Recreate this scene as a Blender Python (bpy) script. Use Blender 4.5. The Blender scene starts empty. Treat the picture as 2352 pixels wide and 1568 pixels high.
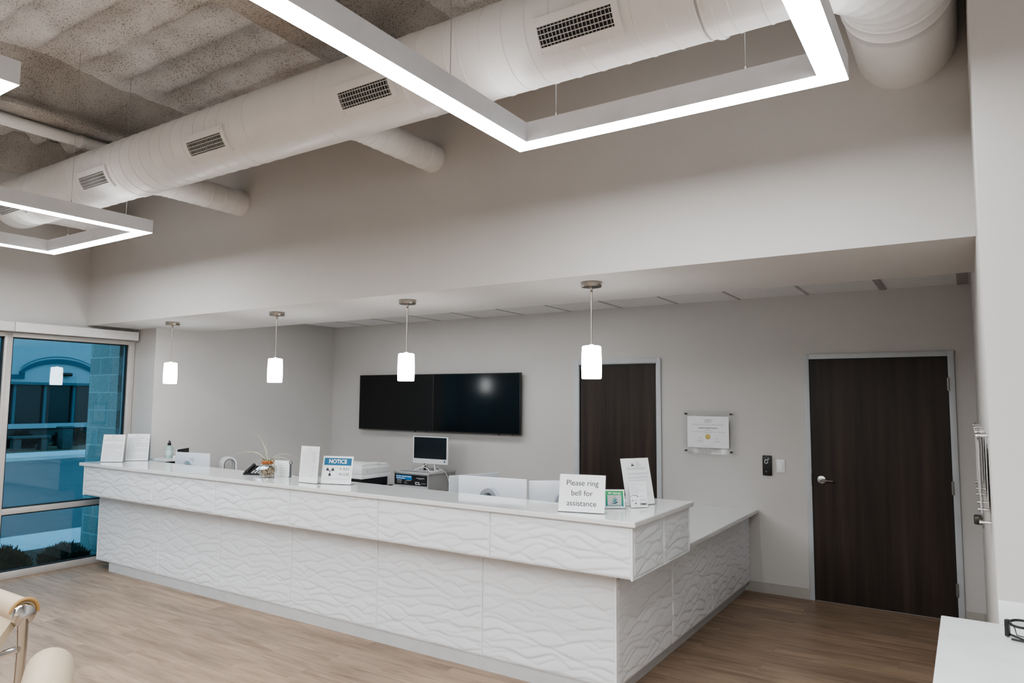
import bpy, bmesh, math, random
import numpy as np
from mathutils import Vector, Matrix, noise as mnoise
random.seed(7); rng = np.random.default_rng(7)
SC = bpy.context.scene
COL = SC.collection
R = math.radians
PI = math.pi

# ------------------------------------------------------------------ materials
def _n(nt, t, loc=(0, 0), **kw):
    n = nt.nodes.new(t); n.location = loc
    for k, v in kw.items(): setattr(n, k, v)
    return n
def base_mat(name):
    m = bpy.data.materials.new(name); m.use_nodes = True
    nt = m.node_tree; nt.nodes.clear()
    out = _n(nt, 'ShaderNodeOutputMaterial'); b = _n(nt, 'ShaderNodeBsdfPrincipled')
    nt.links.new(b.outputs[0], out.inputs[0])
    return m, nt, b, out
def setin(b, **kw):
    for k, v in kw.items():
        k = k.replace('_', ' ')
        b.inputs[k].default_value = v
def c4(c): return (c[0], c[1], c[2], 1)
def mat(name, color, rough=0.5, metal=0.0, var=0.04, scale=8.0, bump=0.0, bscale=60.0, coat=0.0, spec=0.5):
    """plain surface: noise-mottled colour and an optional fine bump"""
    m, nt, b, out = base_mat(name)
    setin(b, Roughness=rough, Metallic=metal, Coat_Weight=coat, Specular_IOR_Level=spec)
    tc = _n(nt, 'ShaderNodeTexCoord')
    nz = _n(nt, 'ShaderNodeTexNoise'); nz.inputs['Scale'].default_value = scale; nz.inputs['Detail'].default_value = 3
    nt.links.new(tc.outputs['Object'], nz.inputs['Vector'])
    rp = _n(nt, 'ShaderNodeValToRGB')
    rp.color_ramp.elements[0].position = .3; rp.color_ramp.elements[1].position = .7
    rp.color_ramp.elements[0].color = c4([max(0, x * (1 - var)) for x in color])
    rp.color_ramp.elements[1].color = c4([min(1, x * (1 + var)) for x in color])
    nt.links.new(nz.outputs['Fac'], rp.inputs[0]); nt.links.new(rp.outputs[0], b.inputs['Base Color'])
    if bump:
        n2 = _n(nt, 'ShaderNodeTexNoise'); n2.inputs['Scale'].default_value = bscale; n2.inputs['Detail'].default_value = 4
        nt.links.new(tc.outputs['Object'], n2.inputs['Vector'])
        bp = _n(nt, 'ShaderNodeBump'); bp.inputs['Strength'].default_value = bump; bp.inputs['Distance'].default_value = .01
        nt.links.new(n2.outputs['Fac'], bp.inputs['Height']); nt.links.new(bp.outputs[0], b.inputs['Normal'])
    return m
def emit(name, color, strength):
    m, nt, b, out = base_mat(name)
    setin(b, Roughness=.4, Emission_Strength=strength)
    b.inputs['Base Color'].default_value = (.9, .9, .9, 1)
    b.inputs['Emission Color'].default_value = c4(color)
    return m
def clear(name, tint=(.96, .98, .98), gloss=.08, rough=.02):
    """thin clear sheet: tinted transparency with a fresnel-weighted reflection"""
    m, nt, b, out = base_mat(name); nt.nodes.remove(b)
    tr = _n(nt, 'ShaderNodeBsdfTransparent'); tr.inputs[0].default_value = c4(tint)
    gl = _n(nt, 'ShaderNodeBsdfGlossy'); gl.inputs['Roughness'].default_value = rough
    lw = _n(nt, 'ShaderNodeLayerWeight'); lw.inputs['Blend'].default_value = .25
    ma = _n(nt, 'ShaderNodeMath', operation='MULTIPLY_ADD'); ma.inputs[1].default_value = .5; ma.inputs[2].default_value = gloss
    nt.links.new(lw.outputs['Fresnel'], ma.inputs[0])
    mx = _n(nt, 'ShaderNodeMixShader')
    nt.links.new(ma.outputs[0], mx.inputs[0]); nt.links.new(tr.outputs[0], mx.inputs[1]); nt.links.new(gl.outputs[0], mx.inputs[2])
    nt.links.new(mx.outputs[0], out.inputs[0])
    return m

def mat_floor():
    m, nt, b, out = base_mat('oak_plank_vinyl')
    L = nt.links.new
    tc = _n(nt, 'ShaderNodeTexCoord')
    br = _n(nt, 'ShaderNodeTexBrick'); br.offset = .37; br.offset_frequency = 2
    br.inputs['Color1'].default_value = (0, 0, 0, 1); br.inputs['Color2'].default_value = (1, 1, 1, 1); br.inputs['Mortar'].default_value = (.5, .5, .5, 1)
    br.inputs['Scale'].default_value = 1; br.inputs['Mortar Size'].default_value = .0012; br.inputs['Brick Width'].default_value = 1.22; br.inputs['Row Height'].default_value = .18; br.inputs['Bias'].default_value = 0
    L(tc.outputs['Object'], br.inputs['Vector'])
    # long grain
    mp = _n(nt, 'ShaderNodeMapping'); mp.inputs['Scale'].default_value = (.9, 9, 1)
    L(tc.outputs['Object'], mp.inputs['Vector'])
    off = _n(nt, 'ShaderNodeVectorMath', operation='MULTIPLY_ADD'); off.inputs[1].default_value = (7, 3, 5)
    L(br.outputs['Color'], off.inputs[0]); L(mp.outputs[0], off.inputs[2])
    g1 = _n(nt, 'ShaderNodeTexNoise'); g1.inputs['Scale'].default_value = 2.2; g1.inputs['Detail'].default_value = 9; g1.inputs['Roughness'].default_value = .65; g1.inputs['Distortion'].default_value = .6
    L(off.outputs[0], g1.inputs['Vector'])
    g2 = _n(nt, 'ShaderNodeTexNoise'); g2.inputs['Scale'].default_value = 1.1; g2.inputs['Detail'].default_value = 3
    mp2 = _n(nt, 'ShaderNodeMapping'); mp2.inputs['Scale'].default_value = (1.2, 3.5, 1); L(tc.outputs['Object'], mp2.inputs['Vector']); L(mp2.outputs[0], g2.inputs['Vector'])
    rp = _n(nt, 'ShaderNodeValToRGB'); e = rp.color_ramp.elements
    e[0].position = .25; e[0].color = (.185, .12, .08, 1); e[1].position = .75; e[1].color = (.47, .34, .245, 1)
    k = e.new(.5); k.color = (.35, .25, .178, 1)
    L(g1.outputs['Fac'], rp.inputs[0])
    pl = _n(nt, 'ShaderNodeMixRGB', blend_type='MULTIPLY'); pl.inputs[0].default_value = .20
    L(rp.outputs[0], pl.inputs[1]); L(br.outputs['Color'], pl.inputs[2])
    pl2 = _n(nt, 'ShaderNodeMixRGB', blend_type='OVERLAY'); pl2.inputs[0].default_value = .35
    L(pl.outputs[0], pl2.inputs[1]); L(g2.outputs['Fac'], pl2.inputs[2])
    # seams
    sm = _n(nt, 'ShaderNodeMixRGB', blend_type='MIX'); sm.inputs[2].default_value = (.08, .055, .04, 1)
    ms = _n(nt, 'ShaderNodeMath', operation='MULTIPLY'); ms.inputs[1].default_value = .3
    L(br.outputs['Fac'], ms.inputs[0]); L(ms.outputs[0], sm.inputs[0]); L(pl2.outputs[0], sm.inputs[1])
    L(sm.outputs[0], b.inputs['Base Color'])
    setin(b, Roughness=.42, Specular_IOR_Level=.4)
    bp = _n(nt, 'ShaderNodeBump'); bp.inputs['Strength'].default_value = .12; bp.inputs['Distance'].default_value = .004
    L(g1.outputs['Fac'], bp.inputs['Height']); L(bp.outputs[0], b.inputs['Normal'])
    return m

def mat_door():
    m, nt, b, out = base_mat('dark_walnut_laminate')
    L = nt.links.new
    tc = _n(nt, 'ShaderNodeTexCoord'); mp = _n(nt, 'ShaderNodeMapping'); mp.inputs['Scale'].default_value = (9, 9, .42)
    L(tc.outputs['Object'], mp.inputs['Vector'])
    nz = _n(nt, 'ShaderNodeTexNoise'); nz.inputs['Scale'].default_value = 1.0; nz.inputs['Detail'].default_value = 7; nz.inputs['Roughness'].default_value = .6; nz.inputs['Distortion'].default_value = .3
    L(mp.outputs[0], nz.inputs['Vector'])
    rp = _n(nt, 'ShaderNodeValToRGB'); e = rp.color_ramp.elements
    e[0].position = .3; e[0].color = (.015, .0122, .0104, 1); e[1].position = .80; e[1].color = (.068, .047, .036, 1)
    L(nz.outputs['Fac'], rp.inputs[0]); L(rp.outputs[0], b.inputs['Base Color'])
    setin(b, Roughness=.42, Specular_IOR_Level=.35)
    return m

def mat_spray(name, c_hi, c_lo, speck):
    """sprayed fireproofing: pitted, flaky"""
    m, nt, b, out = base_mat(name)
    L = nt.links.new
    tc = _n(nt, 'ShaderNodeTexCoord')
    mp = _n(nt, 'ShaderNodeMapping'); mp.inputs['Scale'].default_value = (.75, 1.25, 1.1); L(tc.outputs['Object'], mp.inputs['Vector'])
    n1 = _n(nt, 'ShaderNodeTexNoise'); n1.inputs['Scale'].default_value = 88; n1.inputs['Detail'].default_value = 3; n1.inputs['Roughness'].default_value = .6; L(mp.outputs[0], n1.inputs['Vector'])
    n2 = _n(nt, 'ShaderNodeTexNoise'); n2.inputs['Scale'].default_value = 3.2; n2.inputs['Detail'].default_value = 4; L(tc.outputs['Object'], n2.inputs['Vector'])
    # dark pits, patchier where the coarse noise is high
    add = _n(nt, 'ShaderNodeMath', operation='MULTIPLY_ADD'); add.inputs[1].default_value = .14; L(n2.outputs['Fac'], add.inputs[0]); L(n1.outputs['Fac'], add.inputs[2])
    rp = _n(nt, 'ShaderNodeValToRGB'); e = rp.color_ramp.elements
    e[0].position = speck; e[0].color = c4(c_lo); e[1].position = speck + .09; e[1].color = c4(c_hi)
    L(add.outputs[0], rp.inputs[0])
    r2 = _n(nt, 'ShaderNodeValToRGB'); r2.color_ramp.elements[0].color = (.78, .76, .74, 1); r2.color_ramp.elements[1].color = (1, 1, 1, 1)
    r2.color_ramp.elements[0].position = .3; r2.color_ramp.elements[1].position = .65
    L(n2.outputs['Fac'], r2.inputs[0])
    mu = _n(nt, 'ShaderNodeMixRGB', blend_type='MULTIPLY'); mu.inputs[0].default_value = 1; L(rp.outputs[0], mu.inputs[1]); L(r2.outputs[0], mu.inputs[2])
    L(mu.outputs[0], b.inputs['Base Color'])
    setin(b, Roughness=.95, Specular_IOR_Level=.1)
    bp = _n(nt, 'ShaderNodeBump'); bp.inputs['Strength'].default_value = .8; bp.inputs['Distance'].default_value = .02
    L(n1.outputs['Fac'], bp.inputs['Height']); L(bp.outputs[0], b.inputs['Normal'])
    return m

def mat_block():
    m, nt, b, out = base_mat('split_face_block')
    L = nt.links.new
    tc = _n(nt, 'ShaderNodeTexCoord'); mp = _n(nt, 'ShaderNodeMapping'); mp.inputs['Rotation'].default_value = (R(90), 0, 0)
    L(tc.outputs['Object'], mp.inputs['Vector'])
    br = _n(nt, 'ShaderNodeTexBrick'); br.offset = .5
    for k, v in (('Scale', 1), ('Mortar Size', .006), ('Brick Width', .40), ('Row Height', .2), ('Bias', 0.)): br.inputs[k].default_value = v
    br.inputs['Color1'].default_value = (.50, .50, .47, 1); br.inputs['Color2'].default_value = (.66, .65, .61, 1); br.inputs['Mortar'].default_value = (.85, .86, .86, 1)
    L(mp.outputs[0], br.inputs['Vector'])
    nz = _n(nt, 'ShaderNodeTexNoise'); nz.inputs['Scale'].default_value = 55; nz.inputs['Detail'].default_value = 5; L(tc.outputs['Object'], nz.inputs['Vector'])
    rp = _n(nt, 'ShaderNodeValToRGB'); rp.color_ramp.elements[0].position = .36; rp.color_ramp.elements[1].position = .48; rp.color_ramp.elements[0].color = (.55, .55, .56, 1)
    L(nz.outputs['Fac'], rp.inputs[0])
    mu = _n(nt, 'ShaderNodeMixRGB', blend_type='MULTIPLY'); mu.inputs[0].default_value = .85; L(br.outputs['Color'], mu.inputs[1]); L(rp.outputs[0], mu.inputs[2]); L(mu.outputs[0], b.inputs['Base Color'])
    bp = _n(nt, 'ShaderNodeBump'); bp.inputs['Strength'].default_value = .6; L(nz.outputs['Fac'], bp.inputs['Height']); L(bp.outputs[0], b.inputs['Normal'])
    setin(b, Roughness=.9)
    return m

def mat_gradient(name, c_top, c_bot, z0, z1):
    m, nt, b, out = base_mat(name); L = nt.links.new
    tc = _n(nt, 'ShaderNodeTexCoord'); sp = _n(nt, 'ShaderNodeSeparateXYZ'); L(tc.outputs['Object'], sp.inputs[0])
    mr = _n(nt, 'ShaderNodeMapRange'); mr.inputs['From Min'].default_value = z0; mr.inputs['From Max'].default_value = z1; L(sp.outputs['Z'], mr.inputs['Value'])
    rp = _n(nt, 'ShaderNodeValToRGB'); rp.color_ramp.elements[0].color = c4(c_bot); rp.color_ramp.elements[1].color = c4(c_top)
    L(mr.outputs[0], rp.inputs[0]); L(rp.outputs[0], b.inputs['Base Color']); setin(b, Roughness=.45)
    return m

def mat_brushed(name, color, rough=.32):
    m, nt, b, out = base_mat(name); L = nt.links.new
    tc = _n(nt, 'ShaderNodeTexCoord'); mp = _n(nt, 'ShaderNodeMapping'); mp.inputs['Scale'].default_value = (60, 60, 2); L(tc.outputs['Object'], mp.inputs['Vector'])
    nz = _n(nt, 'ShaderNodeTexNoise'); nz.inputs['Scale'].default_value = 5; L(mp.outputs[0], nz.inputs['Vector'])
    rp = _n(nt, 'ShaderNodeValToRGB'); rp.color_ramp.elements[0].color = c4([x * .8 for x in color]); rp.color_ramp.elements[1].color = c4(color)
    L(nz.outputs['Fac'], rp.inputs[0]); L(rp.outputs[0], b.inputs['Base Color']); setin(b, Metallic=1., Roughness=rough)
    return m

WALL = mat('wall_paint_greige', (.60, .582, .562), .85, var=.012, scale=3, bump=.05, bscale=180, spec=.25)
WHITEPAINT = mat('duct_paint_white', (.80, .785, .765), .34, var=.02, scale=5, bump=.03, bscale=25, spec=.5)
LOUV = mat('louver_white', (.60, .59, .58), .5)
FLOOR = mat_floor(); DOOR = mat_door()
DECK = mat_spray('sprayed_fireproofing_deck', (.80, .775, .745), (.40, .37, .34), .43)
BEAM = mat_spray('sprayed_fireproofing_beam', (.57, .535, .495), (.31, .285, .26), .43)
TILE = mat('ceiling_tile_white', (.86, .855, .85), .9, var=.02, bump=.1, bscale=220)
TEE = mat('ceiling_tee_grey', (.42, .40, .38), .6)
QUARTZ = mat('white_quartz', (.80, .81, .81), .12, var=.015, scale=20, coat=.3)
WAVE = mat('white_wave_laminate', (.81, .84, .875), .36, var=.008, spec=.5)
TRIMW = mat('white_metal_edge', (.88, .89, .9), .3)
KICK = mat('pale_grey_kick', (.58, .59, .60), .4)
FRAMEGREY = mat('door_frame_grey_paint', (.53, .55, .57), .45)
WINFRAME = mat('anodised_window_frame', (.56, .53, .50), .4, metal=.25)
GASKET = mat('black_gasket', (.012, .02, .025), .6)
VALANCE = mat('white_shade_valance', (.72, .70, .68), .55)
BASEB = mat('vinyl_base_greige', (.44, .42, .385), .6)
BASEWHITE = mat('white_base_trim', (.72, .73, .72), .45)
GLASS = clear('blue_tinted_glass', (.39, .60, .67), .06, .0)
ACRYL = clear('clear_acrylic', (.985, .99, .99), .02, .12)
NICKEL = mat_brushed('brushed_nickel', (.50, .46, .41), .28)
CHROME = mat('polished_chrome', (.78, .78, .78), .12, metal=1., var=.01)
STEEL = mat('satin_steel', (.55, .55, .54), .3, metal=1., var=.03)
SHADE = emit('lit_opal_glass', (.98, .99, 1), 9.0)
LED = emit('led_diffuser', (.93, .97, 1), 15.0)
LEDUP = emit('led_uplight_lens', (.98, .99, 1), 3.2)
HOUSING = mat('fixture_white_housing', (.74, .75, .78), .45)
BLACKGLOSS = mat('screen_black_gloss', (.004, .0045, .005), .13, var=.0, spec=.28)
BLACKMATTE = mat('screen_black_satin', (.011, .0115, .012), .38, var=.0, spec=.3)
BLACKPL = mat('black_plastic', (.012, .012, .013), .4)
BEZEL = mat('bezel_dark_grey', (.03, .03, .03), .4)
WHITEPL = mat('white_plastic', (.80, .81, .82), .35, var=.01)
GREYPL = mat('light_grey_plastic', (.62, .63, .64), .4)
ALU = mat('monitor_back_white', (.70, .73, .78), .3, metal=.1, var=.01)
ALUARCH = mat('monitor_stand_silver', (.60, .64, .69), .22, metal=.85, var=.01)
PAPER = mat('white_paper', (.86, .87, .88), .6, var=.008, spec=.3)
INK = mat('print_grey_ink', (.56, .57, .59), .8, var=.05)
INKDARK = mat('print_dark_ink', (.05, .055, .065), .7)
INKBLACK = mat('print_black_ink', (.02, .02, .022), .7)
TEAL = mat('notice_blue_band', (.0, .12, .25), .45)
INKWHITE = mat('print_white', (.9, .92, .92), .6)
CARDGREEN = mat_gradient('card_green_to_teal', (.05, .36, .12), (.0, .14, .17), .01, .105)
CARDGREY = mat('card_silver', (.48, .47, .46), .4)
SAILDARK = mat('sail_dark_teal', (.0, .07, .11), .5); SAILMID = mat('sail_teal', (.02, .20, .26), .5); SAILGREEN = mat('sail_green', (.12, .30, .22), .5)
GOLD = mat('gold_foil_seal', (.55, .42, .14), .4, metal=.4)
LAMGREY = mat('grey_laminate_console', (.30, .305, .30), .45, var=.05, scale=3)
LAMGREYTOP = mat('grey_laminate_top', (.42, .425, .43), .4, var=.03)
SIGNBLUE = mat('sign_blue', (.01, .19, .50), .5)
SCREENBLUE = emit('phone_screen_lit', (.35, .55, .95), .9)
SOAP = mat('pale_green_soap', (.40, .55, .51), .2, var=.02)
COPPER = mat('copper_rim', (.42, .145, .05), .35, metal=.35, var=.15, scale=30)
VASEGLASS = clear('clear_vase_glass', (.93, .91, .86), .10, .03)
LEAF = mat('air_plant_pale_green', (.58, .58, .40), .6, var=.1)
LEAFDARK = mat('air_plant_green', (.20, .25, .18), .6, var=.2)
ROOT = mat('dry_roots', (.46, .36, .22), .8, var=.3, scale=40)
ROOTDARK = mat('dark_twigs', (.06, .045, .03), .8)
LEATHER = mat('beige_leather', (.50, .40, .28), .48, var=.05, bump=.08, bscale=240)
LEATHEREDGE = mat('tan_leather_edge', (.40, .235, .09), .5)
BLUECLIP = mat('brown_metal_lever', (.10, .095, .085), .35, metal=.7)
EXTWALL = mat('stucco_facade', (.42, .48, .52), .9, var=.03, scale=1)
EXTTRIM = mat('stucco_dark_trim', (.04, .13, .18), .9)
EXTGLASS = mat('dark_far_windows', (.012, .016, .018), .25)
EXTMUL = mat('far_mullion', (.10, .16, .19), .6)
ASPHALT = mat('asphalt', (.13, .135, .14), .95, var=.12, scale=4, bump=.3, bscale=120)
CONCRETE = mat('pale_sidewalk', (.62, .66, .68), .9, var=.05)
SOIL = mat('planter_soil', (.07, .06, .04), 1., var=.3, scale=3)
BUSH = mat('juniper_green', (.07, .10, .05), .8, var=.4, scale=25)
BUSHDARK = mat('dark_shrub', (.02, .026, .018), .9, var=.4, scale=8)
STONE = mat('grey_stone', (.10, .11, .11), .9, var=.2)
SAND = mat('dry_grass', (.11, .095, .06), 1., var=.2, scale=4)
BLOCK = mat_block()

# ------------------------------------------------------------------ mesh builder
class MB:
    def __init__(s): s.v = []; s.f = []; s.m = []
    def add(s, verts, faces, M=None, mi=0):
        o = len(s.v)
        if M is not None: verts = [tuple(M @ Vector(p)) for p in verts]
        s.v += [tuple(p) for p in verts]; s.f += [tuple(i + o for i in f) for f in faces]; s.m += [mi] * len(faces)
        return s
    def box(s, x0, x1, y0, y1, z0, z1, bev=0, M=None, mi=0, seg=2):
        bm = bmesh.new(); bmesh.ops.create_cube(bm, size=1)
        for v in bm.verts: v.co = Vector(((x0 + x1) / 2 + v.co.x * (x1 - x0), (y0 + y1) / 2 + v.co.y * (y1 - y0), (z0 + z1) / 2 + v.co.z * (z1 - z0)))
        if bev: bmesh.ops.bevel(bm, geom=bm.edges[:], offset=bev, segments=seg, affect='EDGES', profile=.5)
        return s._bm(bm, M, mi)
    def _bm(s, bm, M=None, mi=0):
        bm.verts.index_update()
        vs = [v.co[:] for v in bm.verts]; fs = [[v.index for v in f.verts] for f in bm.faces]; bm.free()
        return s.add(vs, fs, M, mi)
    def quad(s, a, b, c, d, mi=0, M=None): return s.add([a, b, c, d], [(0, 1, 2, 3)], M, mi)
    def lathe(s, prof, seg=32, M=None, mi=0, cap=True):
        """profile [(r, z)] turned about local Z"""
        vs = []; fs = []; n = len(prof)
        for r, z in prof:
            for k in range(seg):
                a = 2 * PI * k / seg; vs.append((r * math.cos(a), r * math.sin(a), z))
        for i in range(n - 1):
            for k in range(seg):
                k2 = (k + 1) % seg; fs.append((i * seg + k, i * seg + k2, (i + 1) * seg + k2, (i + 1) * seg + k))
        if cap:
            if prof[0][0] > 1e-5: fs.append(tuple(range(seg - 1, -1, -1)))
            if prof[-1][0] > 1e-5: fs.append(tuple((n - 1) * seg + k for k in range(seg)))
        return s.add(vs, fs, M, mi)
    def tube(s, pts, r, seg=10, mi=0, closed=False, M=None, flat=None):
        """swept tube; r may be a list; flat=(sx) squashes the section along its second axis"""
        pts = [Vector(p) for p in pts]; n = len(pts)
        rs = r if isinstance(r, (list, tuple)) else [r] * n
        vs = []; fs = []; up = None
        for i, p in enumerate(pts):
            if closed: t = pts[(i + 1) % n] - pts[i - 1]
            else: t = pts[min(i + 1, n - 1)] - pts[max(i - 1, 0)]
            t.normalize()
            if up is None:
                up = Vector((0, 0, 1)) if abs(t.z) < .95 else Vector((0, 1, 0))
            a = t.cross(up)
            if a.length < 1e-6: a = t.cross(Vector((1, 0, 0)))
            a.normalize(); b = a.cross(t).normalized(); up = b
            for k in range(seg):
                th = 2 * PI * k / seg
                vs.append(p + a * (rs[i] * math.cos(th)) + b * (rs[i] * math.sin(th) * (flat or 1)))
        for i in range(n if closed else n - 1):
            j = (i + 1) % n
            for k in range(seg):
                k2 = (k + 1) % seg; fs.append((i * seg + k, i * seg + k2, j * seg + k2, j * seg + k))
        if not closed:
            fs.append(tuple(range(seg - 1, -1, -1))); fs.append(tuple((n - 1) * seg + k for k in range(seg)))
        return s.add(vs, fs, M, mi)
    def prism(s, poly, d0, d1, axis='y', M=None, mi=0):
        """polygon [(a,b)] extruded; axis y: (a,.,b); x: (.,a,b); z: (a,b,.)"""
        n = len(poly)
        def P(a, b, d): return {'y': (a, d, b), 'x': (d, a, b), 'z': (a, b, d)}[axis]
        vs = [P(a, b, d0) for a, b in poly] + [P(a, b, d1) for a, b in poly]
        fs = [tuple(range(n)), tuple(range(2 * n - 1, n - 1, -1))] + [(i, i + n, (i + 1) % n + n, (i + 1) % n) for i in range(n)]
        return s.add(vs, fs, M, mi)
    def grid(s, P, mi=0, M=None):
        """P[i][j] points"""
        n = len(P); k = len(P[0]); vs = [p for row in P for p in row]
        fs = [(i * k + j, (i + 1) * k + j, (i + 1) * k + j + 1, i * k + j + 1) for i in range(n - 1) for j in range(k - 1)]
        return s.add(vs, fs, M, mi)
    def text(s, body, F, u, v, size, align='CENTER', mi=0, bold=0.0, sx=1.0):
        cu = bpy.data.curves.new('t', 'FONT'); cu.body = body; cu.size = size; cu.align_x = align; cu.align_y = 'CENTER'; cu.offset = bold
        ob = bpy.data.objects.new('t', cu); COL.objects.link(ob)
        dg = bpy.context.evaluated_depsgraph_get(); ev = ob.evaluated_get(dg); me = ev.to_mesh()
        vs = [F(u + p.co.x * sx, v + p.co.y) for p in me.vertices]; fs = [tuple(p.vertices) for p in me.polygons]
        ev.to_mesh_clear(); bpy.data.objects.remove(ob); bpy.data.curves.remove(cu)
        return s.add(vs, fs, None, mi)
    def build(s, name, mats, parent=None, smooth=True, angle=35, fixn=True):
        me = bpy.data.meshes.new(name); me.from_pydata(s.v, [], s.f)
        if not isinstance(mats, (list, tuple)): mats = [mats]
        for m in mats: me.materials.append(m)
        me.polygons.foreach_set('material_index', s.m)
        if fixn:
            bm = bmesh.new(); bm.from_mesh(me); bmesh.ops.recalc_face_normals(bm, faces=bm.faces); bm.to_mesh(me); bm.free()
        if smooth:
            me.polygons.foreach_set('use_smooth', [True] * len(me.polygons)); me.set_sharp_from_angle(angle=R(angle))
        me.update()
        o = bpy.data.objects.new(name, me); COL.objects.link(o)
        if parent is not None: o.parent = parent
        return o
def tag(o, label, cat, group=None):
    o['label'] = label; o['category'] = cat
    if group: o['group'] = group
    return o
def thing(name, label, cat, loc=(0, 0, 0), rz=0, group=None):
    o = bpy.data.objects.new(name, None); o.empty_display_size = .05; COL.objects.link(o)
    o.location = loc; o.rotation_euler = (0, 0, rz); return tag(o, label, cat, group)
def struct(o): o['kind'] = 'structure'; return o
def sroot(name, loc=(0, 0, 0)):
    o = bpy.data.objects.new(name, None); o.empty_display_size = .05; COL.objects.link(o); o.location = loc; return struct(o)
def lab(o, t): o['label'] = t; return o
def dup(root, loc, label, rz=None, group=None):
    r = root.copy(); COL.objects.link(r); r.location = loc; r['label'] = label
    if rz is not None: r.rotation_euler = (0, 0, rz)
    if group: r['group'] = group
    for ch in list(root.children):
        c = ch.copy(); COL.objects.link(c); c.parent = r
        for g in ch.children:
            d = g.copy(); COL.objects.link(d); d.parent = c
    return r
def shift(x, y, z): return Matrix.Translation((x, y, z))
def along_x(x, y, z): return Matrix.Translation((x, y, z)) @ Matrix.Rotation(R(90), 4, 'Y')     # local z -> +x
def along_y(x, y, z): return Matrix.Translation((x, y, z)) @ Matrix.Rotation(R(-90), 4, 'X')    # local z -> +y
def bez(p0, p1, p2, n=14):
    p0, p1, p2 = map(Vector, (p0, p1, p2))
    return [(1 - t) ** 2 * p0 + 2 * t * (1 - t) * p1 + t * t * p2 for t in [i / (n - 1) for i in range(n)]]

# ------------------------------------------------------------------ camera
HC = 1.7457
cam = bpy.data.cameras.new('camera'); co = bpy.data.objects.new('camera', cam); COL.objects.link(co)
cam.sensor_width = 36; cam.sensor_fit = 'HORIZONTAL'; cam.lens = 24.6077; cam.clip_start = .05; cam.clip_end = 200
r_ = Vector((0.8390445, 0.5440089, 0.0076554)); u_ = Vector((0.0391381, -0.0743866, 0.9964612)); f_ = Vector((-0.5426532, 0.8357757, 0.0837052))
Mx = Matrix((r_, u_, -f_)).transposed().to_4x4(); Mx.translation = (0, 0, HC); co.matrix_world = Mx
SC.camera = co

# ------------------------------------------------------------------ constants (metres; camera stands over the origin)
YB = 6.822; XW = -7.80; XF = -7.39; YS = 3.74; ZS = 2.50; ZT = 2.735; XR = .06; YP = 2.97; ZD = 4.20

# ------------------------------------------------------------------ room shell
struct(MB().box(-8.0, 4.2, -4.2, 7.1, -.06, 0).build('floor', FLOOR, smooth=False))
struct(MB().box(-8.0, 4.2, YB, YB + .2, 0, 4.5).build('wall_back', WALL, smooth=False))
w = MB()
w.box(XW - .2, XW, -4.2, 4.26, 2.345, 4.45)                     # over the window
w.box(XW - .2, XW, -4.2, .62, 0, 2.345)                         # near the camera end
w.box(XW - .2, XF, 4.26, YB, 0, 4.45)                           # furred wall behind the desk
struct(w.build('wall_left', WALL, smooth=False))
struct(MB().box(XR, 4.2, YP, YB, 0, 4.45).build('wall_right', WALL, smooth=False))
struct(MB().box(-8.0, 4.2, -4.4, -4.2, 0, 4.45).build('wall_front', WALL, smooth=False))
struct(MB().box(4.0, 4.2, -4.2, YP, 0, 4.45).build('wall_side', WALL, smooth=False))
struct(MB().box(XW, XR, YS, 4.77, ZS, 4.4).build('wall_bulkhead', WALL, smooth=False))
struct(MB().box(XW, XR, 4.77, YB, ZT, ZT + .06).build('ceiling_rear', TILE, smooth=False))
t = MB(); t2 = MB()
xs = [-.58 - .6155 * k for k in range(12)]
for k, x in enumerate(xs):
    hw = .026 if k == 0 else .011
    if x > XF: (t2 if k == 0 else t).box(x - hw, x + hw, 4.77, YB, ZT - .006, ZT + .001)
t2.box(-.035, XR - .02, 4.77, YB, ZT - .008, ZT + .001)
struct(t.build('trim_1', mat('ceiling_tee_white', (.60, .585, .57), .7), smooth=False))
struct(t2.build('trim_2', TEE, smooth=False))
# corrugated deck with spray
rows = []; prof = []
y = -2.5
ys_ = np.arange(-4.2, YS + .03, .03)
def deckz(y):
    t = ((y - 2.47) / .30) % 1.0
    if t < .10: h = t / .10
    elif t < .52: h = 1 - .15 * math.sin((t - .10) / .42 * PI)
    elif t < .80: h = 1 - (t - .52) / .28
    else: h = 0
    return ZD + .072 * h
xg = np.arange(-8.0, 4.21, .06)
def fill(x):
    """flutes are filled in beside the beams"""
    d = min(abs(x - b) for b in (-5.93, -3.10, -.35)); t = max(0., min(1., (d - .42) / .30)); return t * t * (3 - 2 * t)
P = [[(float(x), float(yy), ZD + (deckz(yy) - ZD) * fill(x) + .012 * mnoise.noise(Vector((x * .8, yy * 2, 0))) + .006 * mnoise.noise(Vector((x * 5, yy * 7, 3)))) for yy in ys_] for x in xg]
d = MB().grid(P); d.box(-8.2, 4.2, -4.4, YB + .2, 4.42, 4.5)
struct(d.build('ceiling', DECK, angle=60))
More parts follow.
